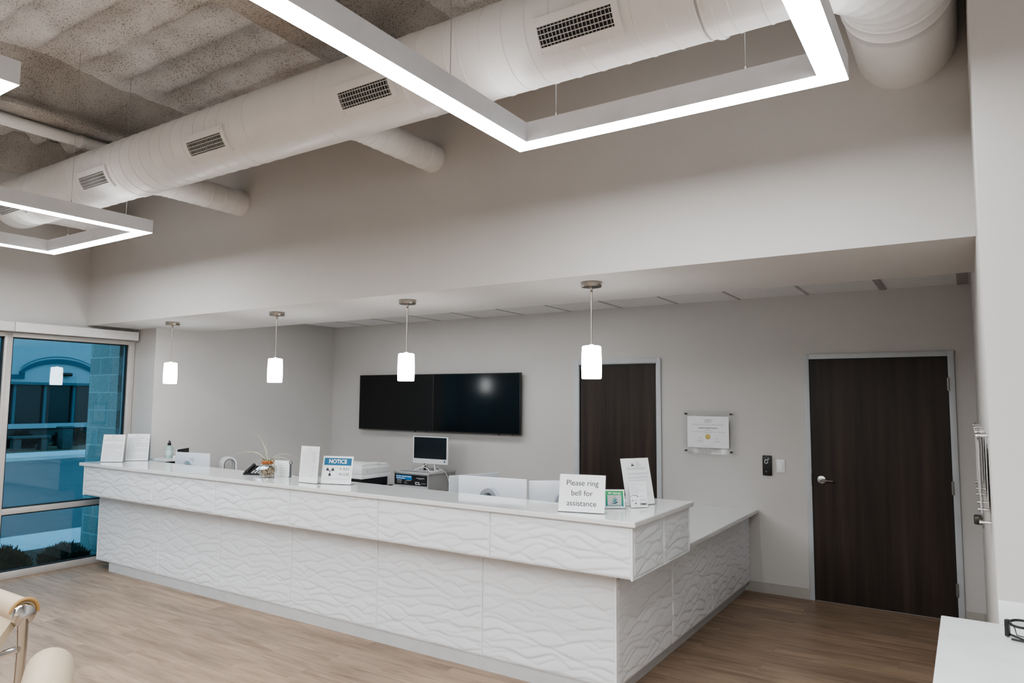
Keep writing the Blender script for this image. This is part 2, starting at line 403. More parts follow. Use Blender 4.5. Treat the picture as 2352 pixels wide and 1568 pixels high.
# sprayed beams
def beam(xc):
    half = [(-.50, ZD + .03), (-.36, ZD - .006), (-.22, 4.11), (-.17, 4.02), (-.165, 3.93), (-.20, 3.905), (-.205, 3.865), (-.17, 3.85)]
    pr = half + [(0, 3.85)] + [(-a, b) for a, b in half[::-1]]
    rowsb = []
    for i, yy in enumerate(np.arange(-4.2, YS + .02, .06)):
        rowsb.append([(xc + a + .016 * mnoise.noise(Vector((a * 9 + xc, yy * 4, b * 9))) + .008 * mnoise.noise(Vector((a * 30 + xc, yy * 14, b * 30))), float(yy),
                       b + .014 * mnoise.noise(Vector((a * 9 + xc, yy * 5 + 9, b * 9)))) for a, b in pr])
    return struct(MB().grid(rowsb).build('ceiling_beam', BEAM, angle=60))
for xc in (-5.93, -3.10, -.35): beam(xc)
rowsb = []
for yy in np.arange(-4.2, YS + .02, .08):
    rowsb.append([(XW + .01 + a + .02 * mnoise.noise(Vector((a * 9, yy * 4, b * 9))), float(yy), b + .015 * mnoise.noise(Vector((a * 9, yy * 5, b)))) for a, b in ((0, 3.945), (.10, 3.95), (.17, 4.0), (.2, 4.1), (.3, 4.26))])
struct(MB().grid(rowsb).build('ceiling_beam', BEAM, angle=60))
# baseboards
struct(MB().box(-1.78, -1.243, YB - .012, YB, 0, .092).build('baseboard_back', BASEB, smooth=False))
struct(MB().box(-.078, XR, YB - .012, YB, 0, .092).build('baseboard_back', BASEB, smooth=False))
struct(MB().box(XR - .010, XR, YP, YB - .012, 0, .092).build('baseboard_right', BASEB, smooth=False))

# ------------------------------------------------------------------ doors
def door(name, x0, x1, ztop, l0, l1, recess, handle):
    rt = sroot(name, ((x0 + x1) / 2, YB, 0)); cx = (x0 + x1) / 2; O = shift(-cx, -YB, 0)
    fr = MB()
    yf = YB - .018
    fr.box(x0, l0 - .004, yf, YB + .01, 0, ztop, M=O, bev=.003); fr.box(l1 + .004, x1, yf, YB + .01, 0, ztop, M=O, bev=.003); fr.box(l0 - .004, l1 + .004, yf, YB + .01, 2.138, ztop, M=O, bev=.003)
    if recess > .02:
        for a, b in ((l0 - .05, l0 + .012), (l1 - .004, l1 + .004)): fr.box(a, b, YB - .014, YB - .0, 0, 2.14, M=O)
        fr.box(l0 - .03, l0 - .012, YB - .016, YB - .001, 0, 2.14, M=O)
    fr.build('door_frame', FRAMEGREY, rt)
    if recess > .02:
        MB().box(l0 + .004, l0 + .012, YB - .0155, YB - .001, 0, 2.13, M=O).box(l0 - .010, l0 - .004, YB - .0165, YB - .001, 0, 2.13, M=O).box(l0 - .05, l1, YB - .0160, YB - .001, 2.123, 2.131, M=O).build('door_gasket', GASKET, rt)
    else:
        MB().box(l0 - .006, l0 + .002, YB - .012, YB - .001, 0, 2.137, M=O).box(l1 - .002, l1 + .006, YB - .012, YB - .001, 0, 2.137, M=O).box(l0, l1, YB - .012, YB - .001, 2.128, 2.140, M=O).build('door_gasket', GASKET, rt)
    lf = MB().box(l0 + (.014 if recess > .02 else 0), l1, YB - .010, YB - .002, .008, 2.130, M=O).build('door_leaf', DOOR, rt, smooth=False)
    if handle:
        hx, hz = -1.117, 1.062
        h = MB().lathe([(.0, -.006), (.036, -.006), (.037, 0), (.035, .008), (.024, .012), (.0, .012)], 32, M=O @ shift(hx, YB - .012, hz) @ Matrix.Rotation(R(90), 4, 'X'))
        h.lathe([(.013, 0), (.013, .05), (0, .052)], 20, M=O @ shift(hx, YB - .02, hz) @ Matrix.Rotation(R(90), 4, 'X'))
        h.tube([(hx - .006, YB - .062, hz), (hx + .02, YB - .066, hz), (hx + .06, YB - .064, hz - .003), (hx + .098, YB - .058, hz - .004)], [.013, .013, .0105, .010], 12, M=O, flat=.8)
        h.build('door_handle', STEEL, rt)
        MB().box(l0 - .006, l0 + .003, YB - .0195, YB - .010, 1.005, 1.115, M=O).build('strike_plate', BLACKPL, rt)
        for hz in (1.905, 1.06, .25):
            MB().lathe([(0, -.055), (.006, -.055), (.006, .055), (0, .055)], 12, M=O @ shift(l1 + .004, YB - .024, hz)).box(l1 - .006, l1 + .014, YB - .02, YB - .0175, hz - .05, hz + .05, M=O).build('door_hinge', mat('hinge_grey', (.30, .30, .29), .4, metal=.8), rt)
    return rt
door('door_1', -1.243, -.080, 2.184, -1.195, -.130, .0, True)
door('door_2', -3.606, -2.612, 2.190, -3.545, -2.660, .06, False)

# ------------------------------------------------------------------ window
wr = sroot('window_1', (XW, 2.4, 0)); O = shift(-XW, -2.4, 0)
f = MB()
muls = [.62, 1.82, 3.025, 4.222]
for k, my in enumerate(muls): f.box(XW - .10, XW + .012, my - .034, my + .034, 0, 2.36, M=O, bev=.004)
f.box(XW - .10, XW + .010, .62, 4.25, 0, .068, M=O, bev=.004); f.box(XW - .10, XW + .010, .62, 4.25, 2.325, 2.40, M=O, bev=.004)
f.box(XW - .10, XW + .010, .62, 4.25, .612, .668, M=O, bev=.004)
f.box(XW - .012, XW + .016, 3.012, 3.02, .07, 2.33, M=O)
f.build('window_frame', WINFRAME, wr)
g = MB()
for a, b in zip(muls[:-1], muls[1:]):
    for z0, z1 in ((.068, .612), (.668, 2.325)):
        for q in ((a + .034, a + .048, z0, z1), (b - .048, b - .034, z0, z1), (a + .034, b - .034, z0, z0 + .012), (a + .034, b - .034, z1 - .012, z1)):
            g.box(XW - .04, XW - .012, *q, M=O)
g.build('window_gasket', GASKET, wr, smooth=False)
for a, b in zip(muls[:-1], muls[1:]):
    for z0, z1 in ((.068, .612), (.668, 2.325)):
        MB().box(XW - .035, XW - .029, a + .036, b - .036, z0 + .002, z1 - .002, M=O).build('pane', GLASS, wr, smooth=False)
v = thing('window_shade', 'long white roller shade valance across the top of the left window', 'window shade', (XW + .06, 2.5, 2.37))
O = shift(-XW - .06, -2.5, -2.37)
MB().box(XW + .005, XW + .115, .62, 3.027, 2.372, 2.466, M=O, bev=.004).box(XW + .005, XW + .115, 3.031, 4.235, 2.372, 2.466, M=O, bev=.004).build('fascia', VALANCE, v)
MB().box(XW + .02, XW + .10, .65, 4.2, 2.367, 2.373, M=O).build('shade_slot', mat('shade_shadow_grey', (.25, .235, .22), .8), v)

# ------------------------------------------------------------------ ducts
DY, DZ, DR = 2.755, 3.463, .214
duct = thing('air_duct', 'large white round ventilation duct running under the ceiling with an elbow at right', 'duct', (-3.6, DY, DZ))
O = shift(3.6, -DY, -DZ)
def ringed(L, seams, r, big=()):
    """profile along a duct of length L with raised seam beads"""
    pr = [(r, 0)]
    ev = sorted([(s, 0) for s in seams if .02 < s < L - .02] + [(s, 1) for s in big])
    for s_, k in ev:
        if k == 0: pr += [(r, s_ - .016), (r, s_ - .009), (r, s_ - .004), (r + .0026, s_ - .002), (r + .0028, s_ + .001), (r - .0005, s_ + .004), (r, s_ + .009), (r, s_ + .016)]
        else: pr += [(r, s_ - .045), (r, s_ - .026), (r, s_ - .016), (r + .006, s_ - .014), (r + .009, s_), (r + .006, s_ + .014), (r, s_ + .016), (r, s_ + .026), (r, s_ + .045)]
    pr += [(r, L)]
    return pr
X0, X1 = -7.10, -.52
seams = [x for x in np.arange(X0 + .1, X1 - .05, .1255) if not (-3.60 < x < -3.0 or -2.95 < x < -2.45 or -2.07 > x > -2.0 or -5.0 > x > -5.05 or -6.3 < x < -5.9)]
pr = [(0, 0), (DR - .02, 0), (DR, .012)] + [(r, z) for r, z in ringed(X1 - X0, sorted([x - X0 for x in seams if abs(x + 2.06) > .05 and abs(x + 3.745) > .05] + [-2.06 - X0, -3.745 - X0]), DR, [-.80 - X0])[1:]]
MB().lathe(pr, 72, M=O @ along_x(X0, DY, DZ), cap=False).build('duct_trunk', WHITEPAINT, duct, angle=50)
# elbow: five-gore turn towards the wall, then a stub
RB = .335
arc = []
n = 40
e = MB(); rad = []; pts = []
for i in range(n + 1):
    a = PI / 2 * i / n
    pts.append((X1 + RB * math.sin(a), DY + RB * (1 - math.cos(a)), DZ)); q = (i % 5); rad.append(DR + (.0035 if q == 0 else 0))
yy = DY + RB
for s_ in (.02, .03, .034, .045, .12, .124, .128, .2, .4, .66):
    pts.append((X1 + RB, yy + s_, DZ)); rad.append(DR + (.0045 if s_ in (.034, .124) else 0))
e.tube(pts, rad, 64, M=O).build('duct_elbow', WHITEPAINT, duct, angle=50)
for bx, bz, br in ((-3.10, 3.44, .097), (-5.26, 3.44, .108), (-7.02, 3.45, .112)):
    L = YS - DY + .02
    pr = ringed(L, [.30, .345, .43, .53, .64, .76, .86], br)
    pr = [(br + .05, .0), (br + .045, .14), (br + .012, .20)] + [(r, z) for r, z in pr if z > .21]
    MB().lathe(pr, 48, M=O @ along_y(bx, DY, bz), cap=False).build('duct_branch', WHITEPAINT, duct, angle=50)
def cylpt(x, th, rho): return (x, DY - rho * math.cos(th), DZ + rho * math.sin(th))
def register(xc):
    pl = MB(); W2, G2 = .208, .178
    ths = lambda a, b, n: [R(a + (b - a) * i / n) for i in range(n + 1)]
    def patch(xa, xb, a, b, r0, r1):
        T = ths(a, b, 8)
        pl.grid([[cylpt(x, t, r1) for t in T] for x in (xa, xb)], M=O)
        pl.grid([[cylpt(x, R(a), r) for r in (r0, r1)] for x in (xa, xb)], M=O); pl.grid([[cylpt(x, R(b), r) for r in (r0, r1)] for x in (xa, xb)], M=O)
        pl.grid([[cylpt(xa, t, r) for t in T] for r in (r0, r1)], M=O); pl.grid([[cylpt(xb, t, r) for t in T] for r in (r0, r1)], M=O)
    r0, r1 = DR - .003, DR + .016
    patch(xc - W2, xc + W2, -10, -20, r0, r1); patch(xc - W2, xc + W2, -42, -53, r0, r1)
    patch(xc - W2, xc - G2, -20, -42, r0, r1); patch(xc + G2, xc + W2, -20, -42, r0, r1)
    for sx in (-1, 1):
        for th in (-14.5, -48): pl.lathe([(.004, 0), (.004, .003), (0, .004)], 8, M=O @ Matrix.Translation(cylpt(xc + sx * .185, R(th), r1)) @ Matrix.Rotation(PI / 2 + R(-th) * 1.0, 4, 'X'))
    fr = pl.build('register_frame', WHITEPAINT, duct, fixn=False, angle=40)
    op = MB(); op.grid([[cylpt(x, t, DR + .004) for t in ths(-20, -42, 6)] for x in (xc - G2, xc + G2)], M=O); op.build('register_dark_sheet', BLACKPL, fr)  # black sheet paints the shaded duct interior behind the louvers
    bl = MB()
    nb = 19
    for k in range(nb):
        x = xc - G2 + .012 + (2 * G2 - .024) * k / (nb - 1); T = ths(-20, -42, 5)
        for xo in (-.0009, .0009): bl.grid([[cylpt(x + xo, t, r) for t in T] for r in (DR + .0045, DR + .0135)], M=O)
        bl.grid([[cylpt(x + xo, t, DR + .0135) for t in T] for xo in (-.0009, .0009)], M=O)
    for k in range(4):
        th = R(-22.8 - 16.4 * k / 3)
        bl.tube([cylpt(xc - G2, th, DR + .0155), cylpt(xc + G2, th, DR + .0155)], .0024, 6, M=O)
    bl.build('register_louvers', LOUV, fr, fixn=False)
for xc in (-1.355, -2.606, -3.995, -5.38, -6.79): register(xc)
# hangers for the duct
for x, lb in ((-5.30, 'thin steel hanger wire of the round duct, left of the second branch'), (-6.62, 'thin steel hanger wire of the round duct nearest the left wall')):
    h = thing('duct_hanger', lb, 'hanger wire', (x, DY, DZ + DR), group='duct hanger wires')
    MB().tube([(0, 0, .0), (0, 0, ZD - DZ - DR + .03)], .0022, 6).build('wire', STEEL, h)
    MB().box(-.010, .010, -.010, .010, -.006, .035, bev=.003).build('gripper', WHITEPL, h)
pp = thing('drain_pipe', 'slim white pipe running under the sprayed ceiling beam at left', 'pipe', (-5.90, .5, 3.79))
MB().lathe([(.046, -4.6), (.046, YS - .5)], 28, M=along_y(0, 0, 0)).build('pipe', WHITEPAINT, pp)
for yy in (-1.2, .6, 2.2): MB().lathe([(.046, yy - .015), (.052, yy - .013), (.052, yy + .013), (.046, yy + .015)], 28, M=along_y(0, 0, 0), cap=False).build('pipe_clamp', WHITEPAINT, pp)

# ------------------------------------------------------------------ linear frame lights
def frame_light(loc, label, W, Ln, ncab):
    """rectangle ring, local origin at its far right corner, z 0 at the bottom"""
    rt = thing('frame_light', label, 'ceiling light', loc, group='rectangular frame lights')
    p, h = .100, .100
    ho = MB()
    outer = [(-W, 0), (0, 0), (0, -Ln), (-W, -Ln)]; inner = [(-W + p, -p), (-p, -p), (-p, -Ln + p), (-W + p, -Ln + p)]
    for pl in (outer, inner):
        for i in range(4):
            a, b = pl[i], pl[(i + 1) % 4]; ho.quad((*a, .002), (*b, .002), (*b, h), (*a, h))
    for i in range(4):
        j = (i + 1) % 4; ho.quad((*outer[i], h), (*outer[j], h), (*inner[j], h), (*inner[i], h))
    ho.build('housing', HOUSING, rt, smooth=False, fixn=False)
    di = MB(); e = .0025
    o2 = [(-W + e, -e), (-e, -e), (-e, -Ln + e), (-W + e, -Ln + e)]; i2 = [(-W + p - e, -p + e), (-p + e, -p + e), (-p + e, -Ln + p - e), (-W + p - e, -Ln + p - e)]
    for i in range(4):
        j = (i + 1) % 4; di.quad((*o2[i], 0), (*i2[i], 0), (*i2[j], 0), (*o2[j], 0))
        for pl in (o2, i2): di.quad((*pl[i], 0), (*pl[j], 0), (*pl[j], .003), (*pl[i], .003))
    di.build('diffuser', LED, rt, smooth=False, fixn=False)
    up = MB(); q0, q1 = .028, .072
    a2 = [(-W + q0, -q0), (-q0, -q0), (-q0, -Ln + q0), (-W + q0, -Ln + q0)]; b2 = [(-W + q1, -q1), (-q1, -q1), (-q1, -Ln + q1), (-W + q1, -Ln + q1)]
    for i in range(4):
        j = (i + 1) % 4; up.quad((*a2[i], h + .001), (*a2[j], h + .001), (*b2[j], h + .001), (*b2[i], h + .001))
    up.build('top_lens', LEDUP, rt, smooth=False, fixn=False)
    for cx, cy in ncab:
        yw = loc[1] + cy - DY; top = ZD + .02 if abs(yw) > DR else DZ - math.sqrt(DR * DR - yw * yw) + .002
        c = MB().tube([(cx, cy, h), (cx, cy, top - loc[2])], .0016, 6).build('suspension_cable', STEEL, rt)
        MB().lathe([(.006, h), (.006, h + .012), (.003, h + .03), (.002, h + .035)], 10, M=shift(cx, cy, 0)).build('cable_gripper', CHROME, c)
    return rt
frame_light((-.339, 2.92, 3.0), 'large lit rectangular frame light hanging at upper right in front of the duct', 1.518, 3.05, [(-1.467, -.64), (-1.28, -.05), (-.38, -.05), (-.05, -.64)])
frame_light((-5.189, 2.923, 3.0), 'lit rectangular frame light hanging at far left before the window wall', 1.55, 3.05, [(-.05, -.565), (-1.22, -.05), (-.3, -.05), (-1.5, -.565)])
frame_light((-3.173, 1.208, 3.0), 'lit rectangular frame light whose corner enters at the top left edge', 1.53, 3.05, [(-.05, -.6), (-1.48, -.6)])

# ------------------------------------------------------------------ pendants
def pendant(loc, label):
    rt = thing('pendant_light', label, 'pendant light', loc, group='cylinder pendant lights over the desk')
    MB().lathe([(0, 0), (.0645, 0), (.0655, -.003), (.0655, -.026), (.063, -.031), (.012, -.031), (0, -.031)], 48).build('canopy', NICKEL, rt)
    MB().lathe([(.0075, -.03), (.0085, -.034), (.0085, -.05), (.006, -.054), (.0085, -.058), (.0085, -.066), (.006, -.068)], 16).build('swivel', NICKEL, rt)
    MB().lathe([(.0048, -.066), (.0048, -.402)], 14).build('rod', NICKEL, rt)
    MB().lathe([(0, -.399), (.012, -.399), (.014, -.404), (.05, -.407), (.0595, -.412), (.0605, -.42), (.0635, -.50), (.0640, -.55), (.0620, -.612), (.058, -.615), (.056, -.60), (.0, -.60)], 40, cap=False).build('shade', SHADE, rt)
    return rt
PX = [(-6.661, 4.005), (-5.061, 4.0), (-3.554, 4.005), (-1.986, 3.985)]
p0 = pendant((*PX[0], ZS), 'lit white cylinder pendant light nearest the window')
dup(p0, (*PX[1], ZS), 'lit white cylinder pendant light over the airplant vase, second from the window')
dup(p0, (*PX[2], ZS), 'lit white cylinder pendant light in front of the left wall screen')
dup(p0, (*PX[3], ZS), 'lit white cylinder pendant light in front of the narrow door')

# ------------------------------------------------------------------ reception desk
def wave_h(u, v, seed, amp=.0088):
    """overlapping low dunes: under each arched crest line the surface drops back and swells out again; lower dunes lie over higher ones"""
    rg = random.Random(int(seed * 1000)); h = np.full_like(u, amp)
    v1, v0 = float(v.max()) + .05, float(v.min()) - .05; u0, u1 = float(u.min()) - .35, float(u.max()) + .35
    vc = v1
    while vc > v0:
        uc = u0 + rg.uniform(0, .3)
        while uc < u1:
            Wd = rg.uniform(.17, .34); A = rg.uniform(.016, .040); sk = rg.uniform(-.4, .5); vv = vc + rg.uniform(-.016, .016)
            t = (u - uc) / Wd; ta = np.clip(np.abs(t), 0, 1); ts = np.clip(t + sk * (1 - t * t), -1.2, 1.2)
            crest = vv + A * np.cos(PI * ts * .95) + .004 * np.sin(u * 23 + vc * 40)
            d = crest - v; fade = np.clip(1 - ta ** 2.4, 0, 1)
            st = np.clip(d / .0085, 0, 1); st = st * st * (3 - 2 * st)
            hn = amp * (1 - rg.uniform(.6, 1.0) * np.exp(-np.maximum(d - .006, 0) / .034))
            m_ = st * fade; h = h * (1 - m_) + hn * m_
            uc += Wd * rg.uniform(.95, 1.3)
        vc -= rg.uniform(.034, .050)
    return h
def wave_panel(name, parent, O, a0, a1, z0, z1, plane, axis, seed):
    """axis 'x': panel faces -Y at Y=plane, u runs along X; axis 'y': faces +X at X=plane, u along Y"""
    st = .0068
    nu = max(2, int((a1 - a0) / st)); nv = max(2, int((z1 - z0) / st))
    U = np.linspace(a0, a1, nu); V = np.linspace(z0, z1, nv); UU, VV = np.meshgrid(U, V, indexing='ij')
    H = wave_h(UU, VV, seed)
    edge = np.minimum(np.minimum(UU - a0, a1 - UU), np.minimum(VV - z0, z1 - VV)); H = H * np.clip(edge / .012, 0, 1)
    if axis == 'x': P = [[(float(UU[i, j]), plane - float(H[i, j]), float(VV[i, j])) for j in range(nv)] for i in range(nu)]
    else: P = [[(plane + float(H[i, j]), float(UU[i, j]), float(VV[i, j])) for j in range(nv)] for i in range(nu)]
    m = MB().grid(P, M=O)
    if axis == 'x': m.box(a0, a1, plane + .0005, plane + .016, z0, z1, M=O)
    else: m.box(plane - .016, plane - .0005, a0, a1, z0, z1, M=O)
    return m.build(name, WAVE, parent, angle=80, fixn=True)
desk = thing('reception_desk', 'long white reception desk clad in sculpted wave panels, with set back metal kick', 'reception desk', (-4.6, 4.2, 0))
O = shift(4.6, -4.2, 0)
FY, BX, SX, SY = 3.852, -1.763, -1.59, 3.69     # base front, base right side, band right side, band front
# base
eb = [-7.56, -6.45, -5.521, -4.59, -3.656, -2.716, BX - .006]
for i in range(6): wave_panel('base_panel', desk, O, eb[i] + .0012, eb[i + 1] - .0012, .088, .752, FY, 'x', i * 1.7)
es = [FY + .006, 4.764, 5.646, YB - .002]
for i in range(3): wave_panel('side_panel', desk, O, es[i] + .0012, es[i + 1] - .0012, .088, .70, BX, 'y', 3 + i * 1.3)
# raised band
ebd = [-7.575, -6.33, -5.39, -4.438, -3.509, -2.551, SX - .006]
for i in range(6): wave_panel('band_panel', desk, O, ebd[i] + .0012, ebd[i + 1] - .0012, .762, 1.048, SY, 'x', 7 + i * 1.1)
eds = [SY + .006, 4.157, 4.625]
for i in range(2): wave_panel('band_panel', desk, O, eds[i] + .0012, eds[i + 1] - .0012, .762, 1.048, SX, 'y', 2 + i)
# carcass
c = MB(); c.box(-7.56, BX - .02, FY + .017, 4.02, .088, .752, M=O); c.box(BX - .10, BX - .017, 4.02, YB - .002, .088, .70, M=O)
c.box(-7.575, SX - .02, SY + .017, 4.05, .756, 1.049, M=O); c.box(-2.0, SX - .017, 4.05, 4.622, .756, 1.049, M=O)
c.build('carcass', WHITEPL, desk, smooth=False)
for q in ((BX - .007, BX + .005, FY - .009, FY + .007, .086, .756), (SX - .007, SX + .005, SY - .009, SY + .007, .757, 1.049), (SX - .012, SX + .006, 4.617, 4.627, .764, 1.049), (SX - .012, SX + .004, SY + .008, 4.627, .757, .763),
          (-7.578, -7.566, SY - .006, SY + .012, .757, 1.049), (-7.563, -7.552, FY - .006, FY + .012, .088, .756)):
    MB().box(*q, M=O).build('edge_trim', TRIMW, desk, smooth=False)
MB().box(-7.33, BX - .05, FY + .004, FY + .02, 0, .088, M=O).box(BX - .05, BX - .04, FY + .004, YB - .014, 0, .088, M=O).box(-7.33, -7.32, FY + .02, 4.02, 0, .088, M=O).build('toe_kick', KICK, desk, smooth=False)
# transaction counter: one L-shaped slab
def slab(name, label, poly, z0, z1, bev=.004):
    bm = bmesh.new(); cx = sum(p[0] for p in poly) / len(poly); cy = sum(p[1] for p in poly) / len(poly)
    vs = [bm.verts.new((x - cx, y - cy, 0)) for x, y in poly]; f = bm.faces.new(vs)
    r = bmesh.ops.extrude_face_region(bm, geom=[f]); bmesh.ops.translate(bm, vec=(0, 0, z1 - z0), verts=[v for v in r['geom'] if isinstance(v, bmesh.types.BMVert)])
    bmesh.ops.recalc_face_normals(bm, faces=bm.faces); bmesh.ops.bevel(bm, geom=bm.edges[:], offset=bev, segments=2, affect='EDGES')
    o = MB()._bm(bm).build(name, QUARTZ); o.location = (cx, cy, z0); return tag(o, label, 'countertop')
slab('raised_countertop', 'long white quartz top of the raised front band of the reception desk', [(-7.64, 3.662), (-1.562, 3.662), (-1.562, 4.655), (-2.06, 4.655), (-2.06, 4.075), (-7.10, 4.19), (-7.38, 4.255), (-7.64, 4.255)], 1.049, 1.08)
slab('low_countertop', 'lower white quartz counter running back to the wall at right', [(-2.36, 4.06), (-1.675, 4.06), (-1.675, YB - .001), (-2.36, YB - .001)], .718, .75)
slab('work_surface', 'white work surface behind the raised desk front', [(-6.85, 4.06), (-2.365, 4.06), (-2.365, 4.95), (-6.85, 4.95)], .718, .748)
for (x, y) in ((-6.7, 4.85), (-4.6, 4.85), (-2.6, 4.85)): tag(MB().box(x - .02, x + .02, y - .3, y + .02, 0, .718).build('desk_support', WHITEPL), 'plain panel leg under the staff work surface', 'desk leg', 'desk legs behind the counter')
slab('wall_counter', 'narrow white counter on the left wall under the soap bottle', [(XF + .002, 4.262), (-7.12, 4.262), (-7.12, 4.72), (XF + .002, 4.72)], 1.07, 1.10)
cb = thing('wall_cabinet', 'cabinet with front painted dark like a shaded opening below the narrow wall counter', 'cabinet', (-7.26, 4.48, 0))
MB().box(-.125, .10, -.19, .22, 0, 1.069).build('cabinet_body', WHITEPL, cb, smooth=False)
MB().box(.1005, .103, -.18, .21, .35, 1.066).build('cabinet_dark_sheet', BLACKPL, cb, smooth=False)  # black sheet on a solid body, painting the shaded void

# ------------------------------------------------------------------ paper and acrylic stands
def signframe(W, Hh, tilt):
    s, c = math.sin(tilt), math.cos(tilt)
    return lambda u, v, off=0.: (u, v * s - off * c, v * c + off * s + .001)
def stand(name, label, P, phi, W, Hh, tilt, group=None, paper=True, portrait=True, cat='sign'):
    rt = thing(name, label, cat, P, phi, group)
    F = signframe(W, Hh, tilt)
    a = MB()
    def sheet(mb, u0, u1, v0, v1, o0, o1):
        mb.add([F(u0, v0, o0), F(u1, v0, o0), F(u1, v1, o0), F(u0, v1, o0), F(u0, v0, o1), F(u1, v0, o1), F(u1, v1, o1), F(u0, v1, o1)], [(0, 1, 2, 3), (4, 5, 6, 7), (0, 1, 5, 4), (1, 2, 6, 5), (2, 3, 7, 6), (3, 0, 4, 7)])
    sheet(a, -W / 2, W / 2, 0, Hh, -.0035, -.0005)
    a.box(-W / 2, W / 2, -.002, min(.075, W * .3), 0, .0028)
    a.build('acrylic_holder', ACRYL, rt, smooth=False)
    p = MB(); sheet(p, -W / 2 + .003, W / 2 - .003, .004, Hh - .003, 0, .0008); p.build('paper_insert', PAPER, rt, smooth=False)
    G = lambda u, v, off=.0016: F(u, v, off)
    return rt, G, F
def strip(mb, G, u0, u1, v, h, mi=0):
    mb.add([G(u0, v - h / 2), G(u1, v - h / 2), G(u1, v + h / 2), G(u0, v + h / 2)], [(0, 1, 2, 3)], None, mi)
def para(mb, G, u0, u1, v0, v1, step, h, full=.9, mi=0, rnd=random):
    v = v1
    while v > v0:
        w = (u1 - u0) * (1 if rnd.random() < full else rnd.uniform(.25, .8))
        u = u0
        while u < u0 + w:
            l = rnd.uniform(.012, .04); strip(mb, G, u, min(u + l, u0 + w), v, h, mi); u += l + .003
        v -= step
def mountain(mb, G, u, v, s, mi=0):
    for tri in ([(-1, 0), (1, 0), (.62, .5), (-.62, .5)], [(-.56, .58), (-.05, .58), (0, 1.5)], [(.1, .58), (.52, .58), (.08, 1.25)]):
        mb.add([G(u + a * s, v + b * s) for a, b in tri], [tuple(range(len(tri)))], None, mi)
def logo3(mb, G, u, v, s, mi=0):
    for i, wd in enumerate(('EVEREST', 'SURGICAL', 'INSTITUTE')): mb.text(wd, G, u, v - i * s * 1.25, s, 'LEFT', mi)

# pair of notices at the left end
for P, Q, lb, sd, hh in (((-7.50, 3.80), (-7.325, 3.945), 'upright letter sized notice with text, nearest the window at the desk end', 1, .285),
                     ((-7.44, 4.02), (-7.385, 4.16), 'upright letter sized notice with text, second from the window and set behind the first', 2, .285)):
    phi = math.atan2(Q[1] - P[1], Q[0] - P[0]); phi = R(36) if sd == 1 else R(44)
    W = .225
    mid = (P[0] + W / 2 * math.cos(phi), P[1] + W / 2 * math.sin(phi), 1.080)
    rt, G, F = stand('notice_stand', lb, mid, phi, W, hh, R(8), group='letter notices at the window end')
    m = MB(); rr = random.Random(sd)
    mountain(m, G, -.012, .262, .0075, 1); [strip(m, G, .004, .028, .271 - i * .005, .0022) for i in range(3)]
    if sd == 1:
        strip(m, G, -.065, .065, .250, .004); strip(m, G, -.02, .02, .242, .003)
        para(m, G, -.095, .095, .212, .233, .0085, .004, rnd=rr); strip(m, G, -.025, .025, .195, .003); para(m, G, -.1, .1, .02, .180, .0105, .0048, rnd=rr)
    else:
        strip(m, G, -.06, .06, .250, .003); para(m, G, -.1, .1, .02, .240, .0085, .0046, full=.85, rnd=rr)
    m.build('printed_text', [INK, INKDARK], rt, smooth=False)
# menu
rt, G, F = stand('notice_stand', 'tall narrow white notice with ruled lines, left of the blue X-ray notice', (-4.402, 3.83, 1.08), R(3), .208, .292, R(4))
m = MB(); rr = random.Random(5)
mountain(m, G, -.012, .268, .004, 1); strip(m, G, 0, .016, .272, .002); strip(m, G, 0, .018, .267, .002); strip(m, G, -.03, .03, .257, .003)
v = .243
while v > .045:
    strip(m, G, -.085, .085, v, .0028); strip(m, G, .03, .03 + .045 * rr.random(), v - .004, .003); v -= .0145
m.build('printed_text', [INK, INKDARK], rt, smooth=False)
# X-ray notice
rt, G, F = stand('xray_notice', 'white acrylic sign with blue NOTICE band reading X-RAY IN USE', (-4.166, 3.90, 1.08), R(18), .268, .222, R(11))
m = MB()
strip(m, G, -.118, .118, .176, .056, 0); m.build('blue_band', TEAL, rt, smooth=False)
m = MB(); G2 = lambda u, v, off=.0024: F(u, v, off)
m.text('NOTICE', G2, 0, .1765, .043, bold=.0011); m.build('notice_lettering', INKWHITE, rt, smooth=False)
m = MB()
m.text('X-RAY', G, .064, .119, .031); m.text('IN USE', G, .064, .078, .031)
cu, cv = -.060, .100
m.add([G(cu + .0055 * math.cos(a), cv + .0055 * math.sin(a)) for a in np.linspace(0, 2 * PI, 16, endpoint=False)], [tuple(range(16))])
for a0 in (90 - 60, 90 + 60, 270):
    A = [R(a0 - 22 + 44 * i / 8) for i in range(9)]
    m.add([G(cu + .037 * math.cos(a), cv + .037 * math.sin(a)) for a in A] + [G(cu + .012 * math.cos(a), cv + .012 * math.sin(a)) for a in A[::-1]], [tuple(range(18))])
m.build('symbol_and_lettering', INKDARK, rt, smooth=False)
m = MB()
for q in ((-.118, .118, .050, .0012), (-.118, .118, .147, .001)): strip(m, G, *q)
for u in (-.118, 0., .118): m.add([G(u - .0006, .05), G(u + .0006, .05), G(u + .0006, .148), G(u - .0006, .148)], [(0, 1, 2, 3)])
strip(m, G, -.115, .115, .040, .0032); m.build('ruled_lines', INK, rt, smooth=False)
# please ring bell
rt, G, F = stand('bell_sign', 'white acrylic sign reading Please ring bell for assistance', (-1.957, 3.783, 1.08), R(15), .286, .228, R(13))
m = MB()
for s_, vv in (('Please ring', .174), ('bell for', .114), ('assistance', .054)): m.text(s_, G, 0, vv, .046)
m.build('lettering', INKDARK, rt, smooth=False)
